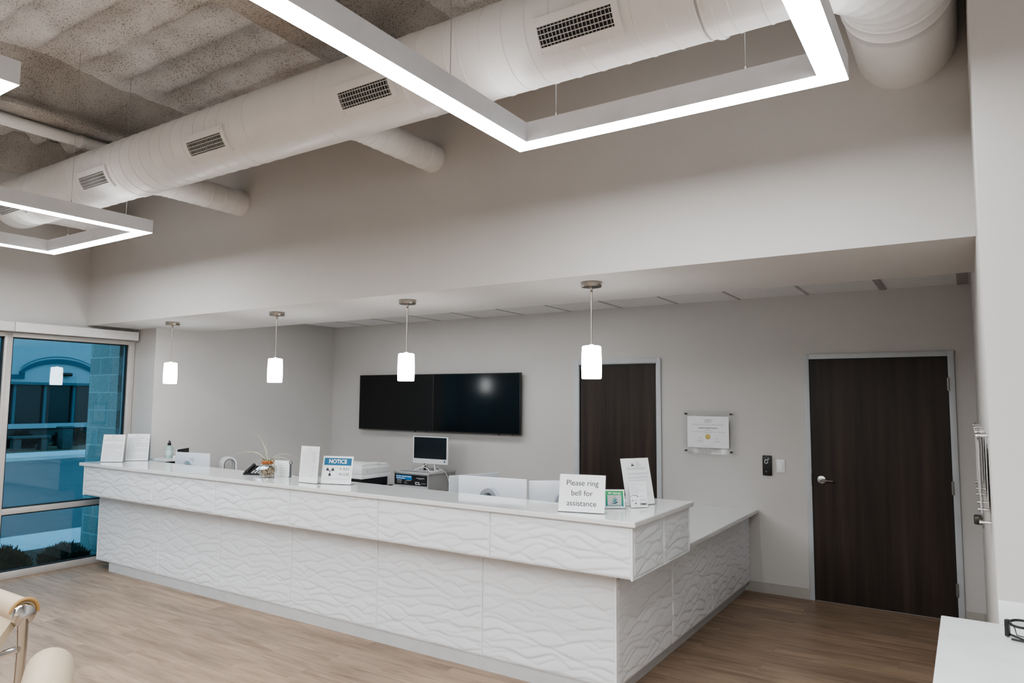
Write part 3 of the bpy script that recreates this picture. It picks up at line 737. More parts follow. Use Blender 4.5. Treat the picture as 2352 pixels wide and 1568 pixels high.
# small card-accepted stand
rt, G, F = stand('payment_card_stand', 'small green card stand with a sailing boat, headed We Accept', (-1.861, 4.05, 1.08), R(34), .132, .120, R(10))
m = MB(); strip(m, G, -.056, .056, .060, .098); m.build('green_card', CARDGREEN, rt, smooth=False)
G2 = lambda u, v, off=.0026: F(u, v, off); G3 = lambda u, v, off=.0034: F(u, v, off)
m = MB(); strip(m, G2, -.043, .043, .052, .060); m.build('silver_card', CARDGREY, rt, smooth=False)
m = MB(); m.text('We Accept', G2, 0, .094, .0165, bold=.0005); strip(m, G2, -.05, .05, .0155, .0042); strip(m, G2, -.045, .045, .0815, .0014); m.build('card_lettering', INKWHITE, rt, smooth=False)
m = MB()
m.add([G3(-.018, .043), G3(.002, .075), G3(.006, .063)], [(0, 1, 2)], None, 2)
m.add([G3(-.016, .0405), G3(.0135, .063), G3(.0145, .053), G3(.004, .042)], [(0, 1, 2, 3)], None, 1)
m.add([G3(-.030, .034), G3(-.006, .0355), G3(.021, .046), G3(.015, .034), G3(0, .030)], [(0, 1, 2, 3, 4)], None, 0)
m.build('boat_emblem', [SAILDARK, SAILMID, SAILGREEN], rt, smooth=False)
# letter with logo
LP = (-1.783, 4.285)
rt, G, F = stand('letter_stand', 'tall letter in an acrylic stand with triangle logo, at the right end of the counter', (*LP, 1.08), R(60), .228, .305, R(14))
m = MB(); rr = random.Random(9)
mountain(m, G, -.022, .252, .0145, 1); logo3(m, G, .0, .272, .0095, 2)
for v_ in (.238, .231): strip(m, G, -.075, .075, v_, .0034)
for v_ in (.205, .199, .180, .174, .158): para(m, G, -.07, .085, v_ - .001, v_, .01, .0026, rnd=rr)
for v_ in (.125, .118, .105, .088, .072, .064): para(m, G, -.01, .088, v_ - .001, v_, .01, .0026, rnd=rr)
for v_ in (.035, .03, .025): strip(m, G, .0, .04, v_, .002)
m.build('printed_text', [INK, INKDARK, mat('logo_grey', (.22, .25, .26), .7)], rt, smooth=False)
rt, G, F = stand('brochure_stand', 'small leaflet with sponsor logos leaning before the tall letter', (-1.748, 4.175, 1.08), R(48), .122, .165, R(11))
m = MB(); rr = random.Random(11)
para(m, G, -.05, .045, .085, .150, .0085, .003, full=.6, rnd=rr)
m.text('DTVL', G, .028, .046, .0165, mi=1); m.text('CRMC', G, .028, .022, .0175, mi=2, bold=.0009)
strip(m, G, -.045, -.012, .046, .003); strip(m, G, -.05, -.043, .046, .006, 2); strip(m, G, -.03, -.018, .028, .011, 1); strip(m, G, -.045, -.008, .016, .002); strip(m, G, .0, .03, .070, .003)
A = [R(150 - 130 * i / 10) for i in range(11)]
m.add([G(-.03 + .03 * math.cos(a), .062 + .018 * math.sin(a)) for a in A] + [G(-.032 + .026 * math.cos(a), .061 + .015 * math.sin(a)) for a in A[::-1]], [tuple(range(22))], None, 1)
m.build('printed_text', [INK, mat('leaflet_mid_grey', (.2, .2, .21), .7), INKBLACK], rt, smooth=False)
# small white device between card stand and leaflet
td = thing('desk_device', 'small white desk device with a clear cover between green card stand and leaflet', 'desk device', (-1.90, 4.36, 1.08), R(30))
MB().box(-.05, .05, -.03, .03, 0, .022, bev=.006).build('device_base', WHITEPL, td)
MB().box(-.005, .045, -.022, .022, .0225, .055, bev=.006).build('device_cover', GREYPL, td)

# card holder with pen at the back of the counter
ch = thing('tablet_stand', 'small white card panel with grey pen on its right, behind the airplant vase', 'card holder', (-4.945, 4.03, 1.08), R(4))
MB().box(-.105, .085, .0, .008, 0, .135, bev=.002).box(-.1, .08, .008, .06, 0, .006).build('card_panel', PAPER, ch)
m = MB()
for z in (.03, .05, .07, .09): m.box(-.04, .05, -.0006, .0002, z, z + .003)
m.build('printed_text', INK, ch, smooth=False)
m = MB().box(.080, .094, -.008, .004, .0, .112, bev=.002).box(.073, .100, -.012, .006, .0, .006)
m.lathe([(.012, -.003), (.017, -.003), (.017, .003), (.012, .003), (.012, -.003)], 20, M=shift(.090, -.002, .122) @ Matrix.Rotation(R(90), 4, 'X'), cap=False)
m.build('pen_post', mat('pen_grey', (.13, .14, .15), .4, metal=.3), ch)
# desk phone
ph = thing('desk_phone', 'black desk phone with small lit blue screen, left of the vase', 'phone', (-5.255, 4.03, 1.08), R(20))
MB().prism([(-.075, 0), (.07, 0), (.07, .062), (.05, .070), (-.075, .014)], -.115, .115, 'x').build('phone_body', BLACKPL, ph)
sl = lambda u, t, o: (u, -.075 + .125 * t - o * .41, .014 + .056 * t + o * .91)
m = MB(); m.add([sl(-.03, .45, .002), sl(.07, .45, .002), sl(.07, .88, .002), sl(-.03, .88, .002)], [(0, 1, 2, 3)]); m.build('phone_screen', SCREENBLUE, ph, smooth=False)
MB().tube([sl(-.088, .05, .006), sl(-.088, .3, .009), sl(-.088, .75, .009), sl(-.088, 1.0, .006)], [.016, .012, .012, .016], 12).build('handset', BLACKPL, ph)
m = MB()
for i in range(3):
    for j in range(4):
        a = sl(-.03 + i * .03, .06 + j * .09, .002); m.box(a[0] - .007, a[0] + .007, a[1] - .004, a[1] + .004, a[2] - .002, a[2] + .003)
m.build('keypad', GREYPL, ph)
# vase with air plant
VX, VY = -4.985, 3.90
vs = thing('airplant_vase', 'round glass vase with copper rim holding a spidery air plant', 'vase', (VX, VY, 1.08))
pr = [(0, .0), (.03, .0), (.044, .006), (.062, .024), (.074, .048), (.077, .064), (.073, .086), (.060, .106), (.046, .117), (.041, .122)]
MB().lathe(pr, 40, cap=False).build('glass_bowl', VASEGLASS, vs)
MB().lathe([(.040, .1165), (.047, .1165), (.051, .121), (.051, .138), (.047, .143), (.040, .143), (.038, .13), (.040, .1165)], 40, cap=False).build('copper_rim', COPPER, vs)
m = MB(); rr = random.Random(3)
for i in range(46):
    a = rr.uniform(0, 2 * PI); r1 = rr.uniform(.03, .068); z1 = rr.uniform(.012, .09); a2 = a + rr.uniform(-1.5, 1.5)
    m.tube(bez((r1 * math.cos(a), r1 * math.sin(a), z1), (r1 * math.cos((a + a2) / 2) * .5, r1 * math.sin((a + a2) / 2) * .5, rr.uniform(.03, .09)), (r1 * .9 * math.cos(a2), r1 * .9 * math.sin(a2), rr.uniform(.012, .085)), 8), rr.uniform(.0012, .003), 5, mi=1 if i % 4 == 0 else 0)
m.build('dry_roots', [ROOT, ROOTDARK], vs)
# leaves laid out in the plane facing the camera
camr = Vector((.839, .544, 0))
def lf(p0, p1, p2, r0=.004, d=0.0):
    q = lambda p: camr * p[0] + Vector((0, 0, p[1])) + Vector((.3, -.5, 0)) * (p[2] if len(p) > 2 else 0)
    return bez(q(p0), q(p1), q(p2), 18), [max(.0007, r0 * (1 - (i / 17) ** 1.5)) for i in range(18)]
leaves = [((0, .12), (-.03, .33), (-.128, .385, .02)), ((0, .12), (-.09, .275, .03), (-.285, .185, .03)), ((0, .12), (-.10, .26, -.02), (-.185, .195, -.02)), ((0, .12), (-.075, .205, .06), (-.088, .07, .07)),
          ((0, .12), (.10, .255, .03), (.265, .165, .04)), ((0, .12), (.10, .235, -.03), (.255, .085, -.02)), ((.01, .12), (.05, .20, .05), (.10, .03, .08)), ((0, .12), (-.01, .24), (-.035, .30, -.03)), ((0, .12), (.03, .21, .08), (.035, .115, .10))]
m = MB()
for i, (a, b, c_) in enumerate(leaves):
    p, r = lf(a, b, c_, .0052 if i < 6 else .006); m.tube(p, r, 6, flat=.5)
m.build('long_leaves', LEAF, vs)
m = MB()
for i in range(12):
    a = 2 * PI * i / 12; m.tube(bez((.01 * math.cos(a), .01 * math.sin(a), .11), (.02 * math.cos(a), .02 * math.sin(a), .15), (.055 * math.cos(a), .055 * math.sin(a), .165), 6), [.004, .004, .0035, .003, .002, .0008], 5)
m.build('short_leaves', LEAFDARK, vs)

# ------------------------------------------------------------------ computers behind the desk
def allinone(label, loc, rz, W, Hh, zc, group='white computers behind the desk'):
    """back of an all-in-one: loc on the work surface, back faces local -Y"""
    rt = thing('desktop_computer', label, 'computer', loc, rz, group)
    b = MB().box(-W / 2, W / 2, 0, .012, zc, zc + Hh, bev=.005)
    o = b.build('back_shell', ALU, rt)
    MB().box(-W / 2 + .008, W / 2 - .008, .012, .0135, zc + .008, zc + Hh - .008).build('screen_glass', BLACKGLOSS, rt, smooth=False)
    n = 20
    def arc_(a, h, y): return [(-a, y, .02)] + [(-a * math.cos(PI * i / n), y, .232 + h * math.sin(PI * i / n)) for i in range(n + 1)] + [(a, y, .02)]
    L3 = [arc_(.084, .122, y) for y in (.0, -.045, -.058)] + [arc_(.060, .090, -.060), arc_(.054, .082, -.02)]
    st = MB().grid(L3); st.build('stand_arch', ALUARCH, rt)
    MB().box(-.1, .1, -.09, .09, 0, .02, bev=.003).build('stand_foot', ALUARCH, rt)
    return rt
ZW = .748
a = allinone('white all-in-one computer seen from behind, nearest the soap bottle', (-6.745, 4.335, ZW), R(8), .50, .335, .098)
MB().box(-.035, .035, -.0012, .0, .36, .378).build('shell_mark', GREYPL, a)
allinone('white all-in-one computer seen from behind, just right of the grey console', (-2.985, 4.335, ZW), R(6), .575, .34, .088)
allinone('white all-in-one computer seen from behind, partly hidden by the bell sign', (-2.50, 4.575, ZW), R(39), .53, .33, .085)
allinone('white all-in-one computer turned edgewise behind its neighbour beside the console', (-3.40, 4.70, ZW), R(71), .50, .33, .065)
tb = thing('touch_screen', 'small dark screen turned sideways behind the left computer', 'screen', (-7.17, 4.50, 1.10), R(125))
MB().box(-.15, .15, 0, .012, .004, .10, bev=.003).box(-.1, .1, -.03, .06, 0, .004).build('screen_body', GREYPL, tb)
MB().box(-.145, .145, -.0015, -.0003, .008, .095).build('screen_glass', BLACKMATTE, tb, smooth=False)
# soap bottle
sb = thing('soap_bottle', 'clear pump bottle of pale green soap with black pump on the wall counter', 'soap bottle', (-7.27, 4.40, 1.10))
MB().lathe([(0, 0), (.034, 0), (.038, .006), (.038, .10), (.034, .118), (.016, .128), (.014, .134)], 28).build('bottle_body', SOAP, sb)
MB().lathe([(.017, .132), (.018, .136), (.018, .158), (.014, .16), (.006, .162), (.006, .175), (.0, .176)], 20).tube([(-.012, 0, .176), (.008, -.004, .178), (.03, -.01, .172)], .006, 8).build('pump', BLACKPL, sb)
MB().lathe([(.0385, .03), (.0385, .08)], 28, cap=False).build('bottle_label', mat('soap_label', (.55, .66, .63), .5), sb)
wb = thing('white_speaker', 'small upright white box left of the computer by the soap bottle', 'box', (-7.02, 4.33, 1.0795), R(30))
MB().box(-.028, .028, -.02, .02, .0, .06, bev=.004).build('box_body', WHITEPL, wb)
MB().box(.0282, .0290, -.015, .015, .012, .04).build('box_side_label', INKDARK, wb, smooth=False)
# bladeless fan
wd = thing('wall_desk', 'white desk along the left wall behind the computers', 'desk', (-7.1, 6.2, 0))
MB().box(-.287, .40, -.58, .6, .72, .75, bev=.003).build('desk_top', QUARTZ, wd)
MB().box(-.28, .38, -.56, -.54, 0, .72).box(-.28, .38, .56, .58, 0, .72).build('desk_panel', WHITEPL, wd)
sh = thing('side_table', 'small white stand carrying the bladeless fan', 'stand', (-7.09, 5.0, 0))
MB().box(-.15, .17, -.16, .16, .70, .72, bev=.003).build('table_top', WHITEPL, sh)
for sx in (-.13, .15):
    for sy in (-.14, .14): MB().box(sx - .012, sx + .012, sy - .012, sy + .012, 0, .70).build('leg', WHITEPL, sh)
fn = thing('bladeless_fan', 'white arch shaped bladeless fan standing by the left wall', 'fan', (-7.085, 5.0, .72), R(68))
def loop(a, b, z0, z1, n=16):
    pts = []
    for i in range(n + 1): t = PI * i / n; pts.append((a * math.cos(t), z1 - a + a * math.sin(t)))
    for i in range(n + 1): t = PI + PI * i / n; pts.append((a * math.cos(t), z0 + a + a * math.sin(t)))
    return pts
o_, i_ = loop(.082, 0, .135, .365), loop(.056, 0, .165, .338)
m = MB(); rows = [[(p[0], -.07, p[1]) for p in i_ + [i_[0]]], [(p[0] * .97, -.072, p[1]) for p in o_ + [o_[0]]], [(p[0], -.06, p[1]) for p in o_ + [o_[0]]], [(p[0], .06, p[1]) for p in o_ + [o_[0]]], [(p[0], .06, p[1]) for p in i_ + [i_[0]]], [(p[0], -.07, p[1]) for p in i_ + [i_[0]]]]
m.grid(rows).build('fan_loop', WHITEPL, fn, angle=40)
MB().tube([(p[0] * .99, -.073, p[1]) for p in i_[:-1]], .0045, 8, closed=True).build('air_slot', mat('slot_grey', (.12, .12, .12), .5), fn)
MB().lathe([(.0, 0), (.075, 0), (.078, .01), (.07, .13), (.04, .14), (0, .14)], 32).build('fan_base', WHITEPL, fn)
# printer on its cabinet
pc = thing('printer_cabinet', 'white cabinet under the printer', 'cabinet', (-5.80, 5.82, 0))
MB().box(-.34, .30, -.36, .33, 0, .745, bev=.003).build('cabinet_body', WHITEPL, pc); MB().box(-.345, .305, -.37, .335, .745, .764, bev=.002).build('cabinet_top', WHITEPL, pc)
pt = thing('printer', 'white multifunction printer with black paper tray behind the X-ray notice', 'printer', (-5.82, 5.845, .764))
MB().box(-.22, .22, -.225, .235, .105, .150, bev=.006).box(-.215, .215, -.22, .23, .151, .235, bev=.008).build('printer_body', WHITEPL, pt)
MB().prism([(-.215, .236), (.10, .236), (.09, .262), (-.16, .262), (-.21, .25)], -.2, .2, 'x').box(-.05, .2, .02, .22, .236, .256, bev=.008).build('scanner_lid', WHITEPL, pt)
MB().box(-.20, .195, -.20, .215, .004, .104, bev=.004).build('printer_base', BLACKPL, pt)
MB().prism([(-.30, .0), (.22, .0), (.22, .008), (-.2, .045), (-.30, .05)], -.17, .16, 'x').box(.196, .25, .0, .25, .0, .010).build('paper_tray', BLACKPL, pt)
m = MB()
for z in (.1505, .205): m.box(.2205, .2215, -.21, .22, z, z + .003)
m.box(.2205, .223, -.14, -.13, .17, .2).box(.2205, .223, .16, .168, .185, .2).box(-.17, -.1, -.2265, -.225, .165, .169)
m.build('seam_lines', GREYPL, pt, smooth=False)
# document console with monitor on top
cs = thing('document_console', 'grey document shredding console with mail slot below the wall screens', 'console', (-5.372, 6.43, 0))
MB().box(-.260, .255, -.25, .243, .0, .896, bev=.003).build('console_body', LAMGREY, cs)
MB().box(-.266, .262, -.258, .246, .896, .920, bev=.003).build('console_top', LAMGREYTOP, cs)
MB().box(-.215, .215, -.21, -.175, .9202, .9215, bev=.0).build('paper_slot', BLACKPL, cs, smooth=False)
MB().box(-.262, .245, -.2545, -.2502, .02, .765, bev=.001).build('console_door', LAMGREYTOP, cs)
lb_ = MB().box(-.248, .236, -.2535, -.2503, .772, .888).build('console_sign', BLACKPL, cs, smooth=False)
FG = lambda u, v, off=0: (u, -.2552, v)
m = MB(); m.add([(-.228, -.2545, .831), (.012, -.2545, .831), (.012, -.2545, .879), (-.228, -.2545, .879)], [(0, 1, 2, 3)]); m.build('blue_patch', SIGNBLUE, lb_, smooth=False)
m = MB(); m.text('Shred-it', FG, -.224, .866, .022, 'LEFT', bold=.0006)
strip(m, FG, -.14, -.1, .865, .009); strip(m, FG, -.095, -.06, .865, .009); strip(m, FG, -.055, .004, .865, .009)
strip(m, FG, -.222, -.155, .843, .009); strip(m, FG, -.15, -.09, .843, .009)
for u0, u1, v_ in ((-.21, -.135, .822), (-.075, .0, .822)): strip(m, FG, u0, u1, v_, .004)
FO = [(.065, .785), (.125, .785), (.125, .812), (.065, .812)]; FI = [(.072, .791), (.118, .791), (.118, .806), (.072, .806)]
for i in range(4):
    j = (i + 1) % 4; m.add([FG(*FO[i]), FG(*FO[j]), FG(*FI[j]), FG(*FI[i])], [(0, 1, 2, 3)])
strip(m, FG, .128, .138, .787, .008); m.build('white_lettering', INKWHITE, lb_, smooth=False)
m = MB()
for v_ in (.812, .804, .796, .788): strip(m, FG, -.215, -.14, v_, .002); strip(m, FG, -.1, -.1 + .02 * (1 + (v_ * 500) % 3), v_, .002)
strip(m, FG, .08, .2, .856, .006); strip(m, FG, .11, .17, .845, .003); strip(m, FG, .15, .22, .798, .004); m.build('grey_lettering', INK, lb_, smooth=False)
mo = thing('monitor', 'white framed monitor on wire feet on top of the grey console', 'monitor', (-5.305, 6.44, .9215), R(2))
MB().box(-.255, .255, -.015, .010, .075, .392, bev=.005).build('monitor_frame', WHITEPL, mo)
MB().box(-.238, .238, -.0165, -.0152, .135, .383).build('monitor_screen', mat('monitor_off_glass', (.010, .014, .018), .25), mo, smooth=False)
MB().box(.205, .220, -.0170, -.0155, .10, .122).build('power_button', mat('button_blue', (.02, .08, .16), .4), mo)
m = MB()
for sx in (-1, 1): m.tube([(sx * .05, .01, .08), (sx * .10, -.05, .03), (sx * .17, -.09, .006)], .006, 8); m.tube([(sx * .05, .01, .08), (sx * .09, .05, .02), (sx * .12, .08, .006)], .006, 8)
m.build('monitor_feet', WHITEPL, mo)
MB().box(-.1, -.085, .0, .02, .0, .08).build('rear_post', BLACKPL, mo)
cbl = MB().tube([(-5.40, 6.395, .93), (-5.34, 6.365, .965), (-5.26, 6.33, .95), (-5.20, 6.30, .927), (-5.155, 6.32, .926), (-5.17, 6.35, .94), (-5.19, 6.38, .97)] , .0045, 8)
cbl.tube([(-5.155, 6.32, .926), (-5.13, 6.40, .94), (-5.105, 6.45, .925), (-5.098, 6.50, .86), (-5.095, 6.56, .72), (-5.09, 6.60, .55), (-5.09, 6.62, .02)], .0045, 8)
tag(cbl.build('power_cable', WHITEPL), 'white cable trailing from the monitor down the right of the grey console', 'cable')
pclip = MB(); pclip.tube([(0, 0, .002), (.08, .02, .002), (.10, .03, .002), (.11, .02, .002), (.06, .0, .002), (.02, -.012, .002)], .0022, 6)
po = pclip.build('paper_clip', STEEL); po.location = (-1.93, 5.02, .75); tag(po, 'tiny wire clip lying on the lower counter', 'paper clip')

# ------------------------------------------------------------------ back wall fittings
def tv(x0, x1, glass, lb):
    cx = (x0 + x1) / 2; rt = thing('wall_screen', lb, 'screen', (cx, YB - .03, 1.353)); w2 = (x1 - x0) / 2
    MB().box(-w2 + .0008, w2 - .0008, -.05, -.012, 0, .710, bev=.003).build('screen_bezel', BEZEL, rt)
    MB().box(-w2 + .008, w2 - .008, -.0515, -.0502, .013, .703).build('screen_glass', glass, rt, smooth=False)
    MB().box(-.2, .2, -.013, .029, .2, .5).build('wall_bracket', BLACKPL, rt)
    MB().box(w2 - .30, w2 - .28, -.048, -.03, -.008, .0).box(w2 - .11, w2 - .10, -.048, -.035, -.007, .0).build('screen_sensor', BLACKPL, rt)
tv(-6.793, -5.531, BLACKMATTE, 'left of two large black wall screens, satin and unlit')
tv(-5.529, -4.262, BLACKGLOSS, 'right of two large black wall screens, glossy with a light reflected')
ce = thing('certificate_frame', 'clear acrylic panel with white certificate and gold seal between the doors', 'certificate', (-2.13, YB, 1.448))
MB().box(-.247, .247, -.030, -.024, -.208, .208, bev=.001).build('acrylic_panel', ACRYL, ce)
MB().box(-.203, .203, -.0335, -.0325, -.147, .157).build('certificate_paper', PAPER, ce, smooth=False)
for sx in (-1, 1):
    for sz in (-1, 1): MB().lathe([(.0, -.002), (.007, -.002), (.007, .034), (.009, .034), (.009, .040), (0, .040)], 16, M=shift(sx * .222, 0, sz * .180) @ Matrix.Rotation(R(90), 4, 'X')).build('standoff', mat('dark_standoff', (.05, .05, .055), .3, metal=.8), ce)
MB().lathe([(0, 0), (.025, 0), (.025, .0012), (.018, .0018), (0, .0018)], 32, M=shift(0, -.0336, -.040) @ Matrix.Rotation(R(90), 4, 'X')).build('gold_seal', GOLD, ce)
FG = lambda u, v, off=0: (u, -.0342, v)
m = MB(); m.text('AAAHC', FG, .012, .120, .017, mi=1); mountain(m, FG, -.028, .114, .0065, 1)
strip(m, FG, -.035, .04, .103, .004); strip(m, FG, -.03, .03, .098, .003)
m.text('CERTIFICATE OF ACCREDITATION', FG, 0, .075, .0195)
m.text('Everest Surgical Institute', FG, 0, .044, .0185, mi=1, bold=.0003)
strip(m, FG, -.04, .05, .022, .004); strip(m, FG, -.165, .165, .006, .003); strip(m, FG, -.04, .04, -.004, .003)
for u in (-.08, .09): strip(m, FG, u - .01, u + .015, -.052, .005); strip(m, FG, u - .045, u + .045, -.066, .0015); strip(m, FG, u - .025, u + .03, -.084, .005); strip(m, FG, u - .04, u + .035, -.095, .0015)
strip(m, FG, -.055, .06, -.13, .003)
m.build('printed_text', [mat('cert_pale_ink', (.5, .5, .5), .8), mat('cert_dark_ink', (.12, .12, .13), .8)], ce, smooth=False)
ap = thing('door_push_pad', 'tall black push pad with white accessibility symbol beside the light switch', 'push pad', (-1.585, YB, 1.161))
MB().box(-.041, .041, -.022, 0, -.092, .092, bev=.007).build('pad_body', BLACKPL, ap)
F3 = lambda u, v, off=0: (u, -.0226, v)
m = MB(); A = [R(100 + 285 * i / 16) for i in range(17)]
m.add([F3(-.006 + .0165 * math.cos(a), .034 + .0165 * math.sin(a)) for a in A] + [F3(-.006 + .0125 * math.cos(a), .034 + .0125 * math.sin(a)) for a in A[::-1]], [(i, i + 1, 32 - i, 33 - i) for i in range(16)])
m.add([F3(-.018, .056), F3(.010, .054), F3(.012, .050), F3(-.016, .051)], [(0, 1, 2, 3)]); m.add([F3(.002, .050), F3(.014, .062), F3(.018, .060), F3(.006, .047)], [(0, 1, 2, 3)])
m.add([F3(.014 + .004 * math.cos(a), .064 + .004 * math.sin(a)) for a in np.linspace(0, 2 * PI, 10, endpoint=False)], [tuple(range(10))])
m.add([F3(-.006 + .003 * math.cos(a), -.054 + .003 * math.sin(a)) for a in np.linspace(0, 2 * PI, 10, endpoint=False)], [tuple(range(10))])
m.build('access_symbol', INKWHITE, ap, smooth=False)
ls = thing('light_switch', 'white rocker light switch left of the wide door', 'switch', (-1.466, YB, 1.162))
MB().box(-.037, .037, -.007, 0, -.060, .060, bev=.003).build('switch_plate', WHITEPL, ls)
MB().box(-.0165, .0165, -.010, -.0068, -.034, .034, bev=.001).build('rocker', TRIMW, ls)

# ------------------------------------------------------------------ right wall: acrylic frames seen edge on
for (y0, y1, z0, z1, lb) in ((4.52, 4.95, 1.275, 1.645, 'clear acrylic wall frame deepest along the right wall'), (3.89, 4.30, 1.275, 1.645, 'clear acrylic wall frame midway along the right wall'), (3.24, 3.69, 1.275, 1.645, 'clear acrylic wall frame nearest the right wall corner')):
    fr = thing('acrylic_wall_frame', lb, 'wall frame', (XR, (y0 + y1) / 2, z0), group='acrylic frames on the right wall')
    h2 = (y1 - y0) / 2
    MB().box(-.030, -.024, -h2, h2, 0, z1 - z0, bev=.001).build('acrylic_sheet', ACRYL, fr)
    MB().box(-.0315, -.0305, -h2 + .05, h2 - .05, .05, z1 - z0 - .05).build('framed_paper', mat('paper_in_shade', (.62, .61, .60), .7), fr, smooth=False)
    for sy in (-1, 1):
        for zz in (.02, z1 - z0 - .02): MB().lathe([(0, 0), (.007, 0), (.007, .034), (.009, .034), (.009, .040), (0, .040)], 14, M=shift(.0, sy * (h2 - .03), zz) @ Matrix.Rotation(R(-90), 4, 'Y')).build('standoff', CHROME, fr)
lv = thing('lever_handle', 'dark bronze lever on a pale plate on the right wall beside the wide door', 'lever', (XR, 5.75, 1.0))
MB().box(-.012, 0, -.03, .03, -.02, .12, bev=.003).build('lever_plate', WHITEPL, lv)
MB().box(-.055, -.004, -.09, .02, -.055, .0, bev=.01).build('lever', BLUECLIP, lv)

# ------------------------------------------------------------------ side counter and glasses
sc_ = thing('side_counter', 'white counter in the right foreground against the end of the wall', 'counter', (.5, 2.2, 0))
O = shift(-.5, -2.2, 0)
MB().box(-.108, 1.6, 1.1, YP - .001, .965, 1.0, bev=.003, M=O).build('counter_top', mat('white_laminate', (.74, .745, .745), .42), sc_)
MB().box(-.08, 1.58, 1.13, YP - .004, .08, .964, M=O).box(-.04, 1.55, 1.16, YP - .004, 0, .08, M=O).build('counter_cabinet', mat('white_cabinet', (.62, .6, .57), .5), sc_, smooth=False)
MB().box(XR + .001, 1.6, YP - .016, YP - .001, 1.0005, 1.080, bev=.002, M=O).build('backsplash', BASEWHITE, sc_)
gl = thing('eyeglasses', 'black framed eyeglasses folded on the white side counter', 'eyeglasses', (.163, 2.80, 1.0005), R(-20))
gl.scale = (1.25, 1.25, 1.25)
def lens(cx, a, b, r, z): return [(cx + a * math.cos(t), b * math.sin(t), z + .012 * math.cos(t * 1.0) * 0) for t in np.linspace(0, 2 * PI, 28, endpoint=False)]
m = MB()
for cx in (-.035, .035): m.tube([(cx + .027 * math.cos(t), -.01 + .021 * math.sin(t), .040 + .004 * math.sin(t)) for t in np.linspace(0, 2 * PI, 28, endpoint=False)], .0033, 8, closed=True)
m.tube([(-.009, -.005, .041), (0, -.001, .044), (.009, -.005, .041)], .003, 8)
m.build('glasses_rim', BLACKPL, gl)
m = MB()
for cx in (-.035, .035): m.add([(cx + .026 * math.cos(t), -.01 + .020 * math.sin(t), .040 + .004 * math.sin(t)) for t in np.linspace(0, 2 * PI, 24, endpoint=False)], [tuple(range(24))])
m.build('lens', clear('lens_glass', (.75, .78, .77), .1, .02), gl, smooth=False)
m = MB()
for sx in (-1, 1):
    m.box(sx * .068 - .005, sx * .068 + .005, -.016, -.002, .002, .044, bev=.002)
    m.tube([(sx * .066, -.008, .008), (sx * .02, -.03, .006), (-sx * .05, -.04, .005)], .0028, 8)
    m.tube([(sx * .058, -.012, .038), (sx * .048, -.02, .028), (sx * .045, -.018, .012), (sx * .02, -.02, .011)], .0013, 6)
m.build('temple', BLACKPL, gl)

# ------------------------------------------------------------------ lounge chairs, lower left
lc = thing('lounge_chair', 'beige leather sling lounge chair with chrome frame at lower left', 'lounge chair', (-3.10, .75, 0))
O = shift(3.10, -.75, 0)
XA, XB = -3.42, -2.765
sl_ = [(1.175 + .042 * math.cos(a), 1.005 + .042 * math.sin(a)) for a in [R(-40 + 250 * i / 16) for i in range(17)]]
back = [(1.10, .93), (1.03, .78), (.96, .62), (.90, .50), (.84, .425), (.74, .395), (.6, .40), (.45, .425), (.36, .44)]
fr_ = [(.33 + .042 * math.cos(a), .402 + .042 * math.sin(a)) for a in [R(70 + 230 * i / 12) for i in range(13)]]
path = sl_ + back + fr_
m = MB(); th = .022
pv = [Vector((0, a, b)) for a, b in path]; inn = []
for i, p in enumerate(pv):
    t = (pv[min(i + 1, len(pv) - 1)] - pv[max(i - 1, 0)]).normalized(); inn.append(p + Vector((0, -t.z, t.y)) * th)
rows = [[(x, q.y, q.z) for q in pv] for x in (XA, XB)]; m.grid(rows, M=O)
m.grid([[(x, q.y, q.z) for q in inn] for x in (XA, XB)], M=O)
for x in (XA, XB): m.grid([[(x, q.y, q.z) for q in pv], [(x, q.y, q.z) for q in inn]], M=O)
m.build('leather_sling', LEATHER, lc, angle=50)
m = MB()
for x in (XA - .004, XB + .0005): m.tube([(x, a, b) for a, b in sl_[2:15]], .007, 8, M=O)
m.build('leather_welt', LEATHEREDGE, lc)
for x, s_ in ((XA - .016, -1), (XB + .016, 1)):
    m = MB(); m.tube([(x, a, b) for a, b in [(1.10, .42), (.84, .405), (.6, .395), (.33, .402)]], .011, 10, M=O)
    m.lathe([(0, -.02), (.033, -.018), (.038, 0), (.034, .014), (.016, .020), (0, .021)], 24, M=O @ shift(x, 1.165, 1.0) @ Matrix.Rotation(R(90 * s_), 4, 'Y'))
    m.tube([(x + s_ * .004, 1.165, .99), (x + s_ * .008, 1.165, .90), (x + s_ * .008, 1.160, .75), (x + s_ * .004, 1.13, .50), (x, 1.10, .42)], [.018, .015, .014, .013, .012], 10, M=O)
    m.build('side_rail', CHROME, lc)
    m = MB().tube([(x + s_ * .01, 1.145, .89), (x + s_ * .012, 1.0, .875), (x + s_ * .012, .70, .84), (x + s_ * .012, .55, .80), (x + s_ * .012, .50, .70), (x, .48, .46)], .012, 10, M=O); m.build('arm', CHROME, lc)
MB().lathe([(.045, .0), (.03, .03), (.022, .06), (.022, .33), (.05, .36), (.05, .375), (0, .375)], 24, M=O @ shift(-3.09, .65, .03)).tube([(XA - .01, .65, .40), (XB + .01, .65, .40)], .012, 10, M=O).build('pedestal', CHROME, lc)
for k in range(4):
    a = R(45 + 90 * k); MB().tube([(-3.09, .65, .07), (-3.09 + .16 * math.cos(a), .65 + .16 * math.sin(a), .055), (-3.09 + .32 * math.cos(a), .65 + .32 * math.sin(a), .016)], [.022, .018, .014], 10, M=O).build('leg', CHROME, lc)
ac = thing('armchair', 'beige leather padded chair in the bottom left corner, right of the sling chair', 'armchair', (-2.32, 1.065, 0), R(-27))
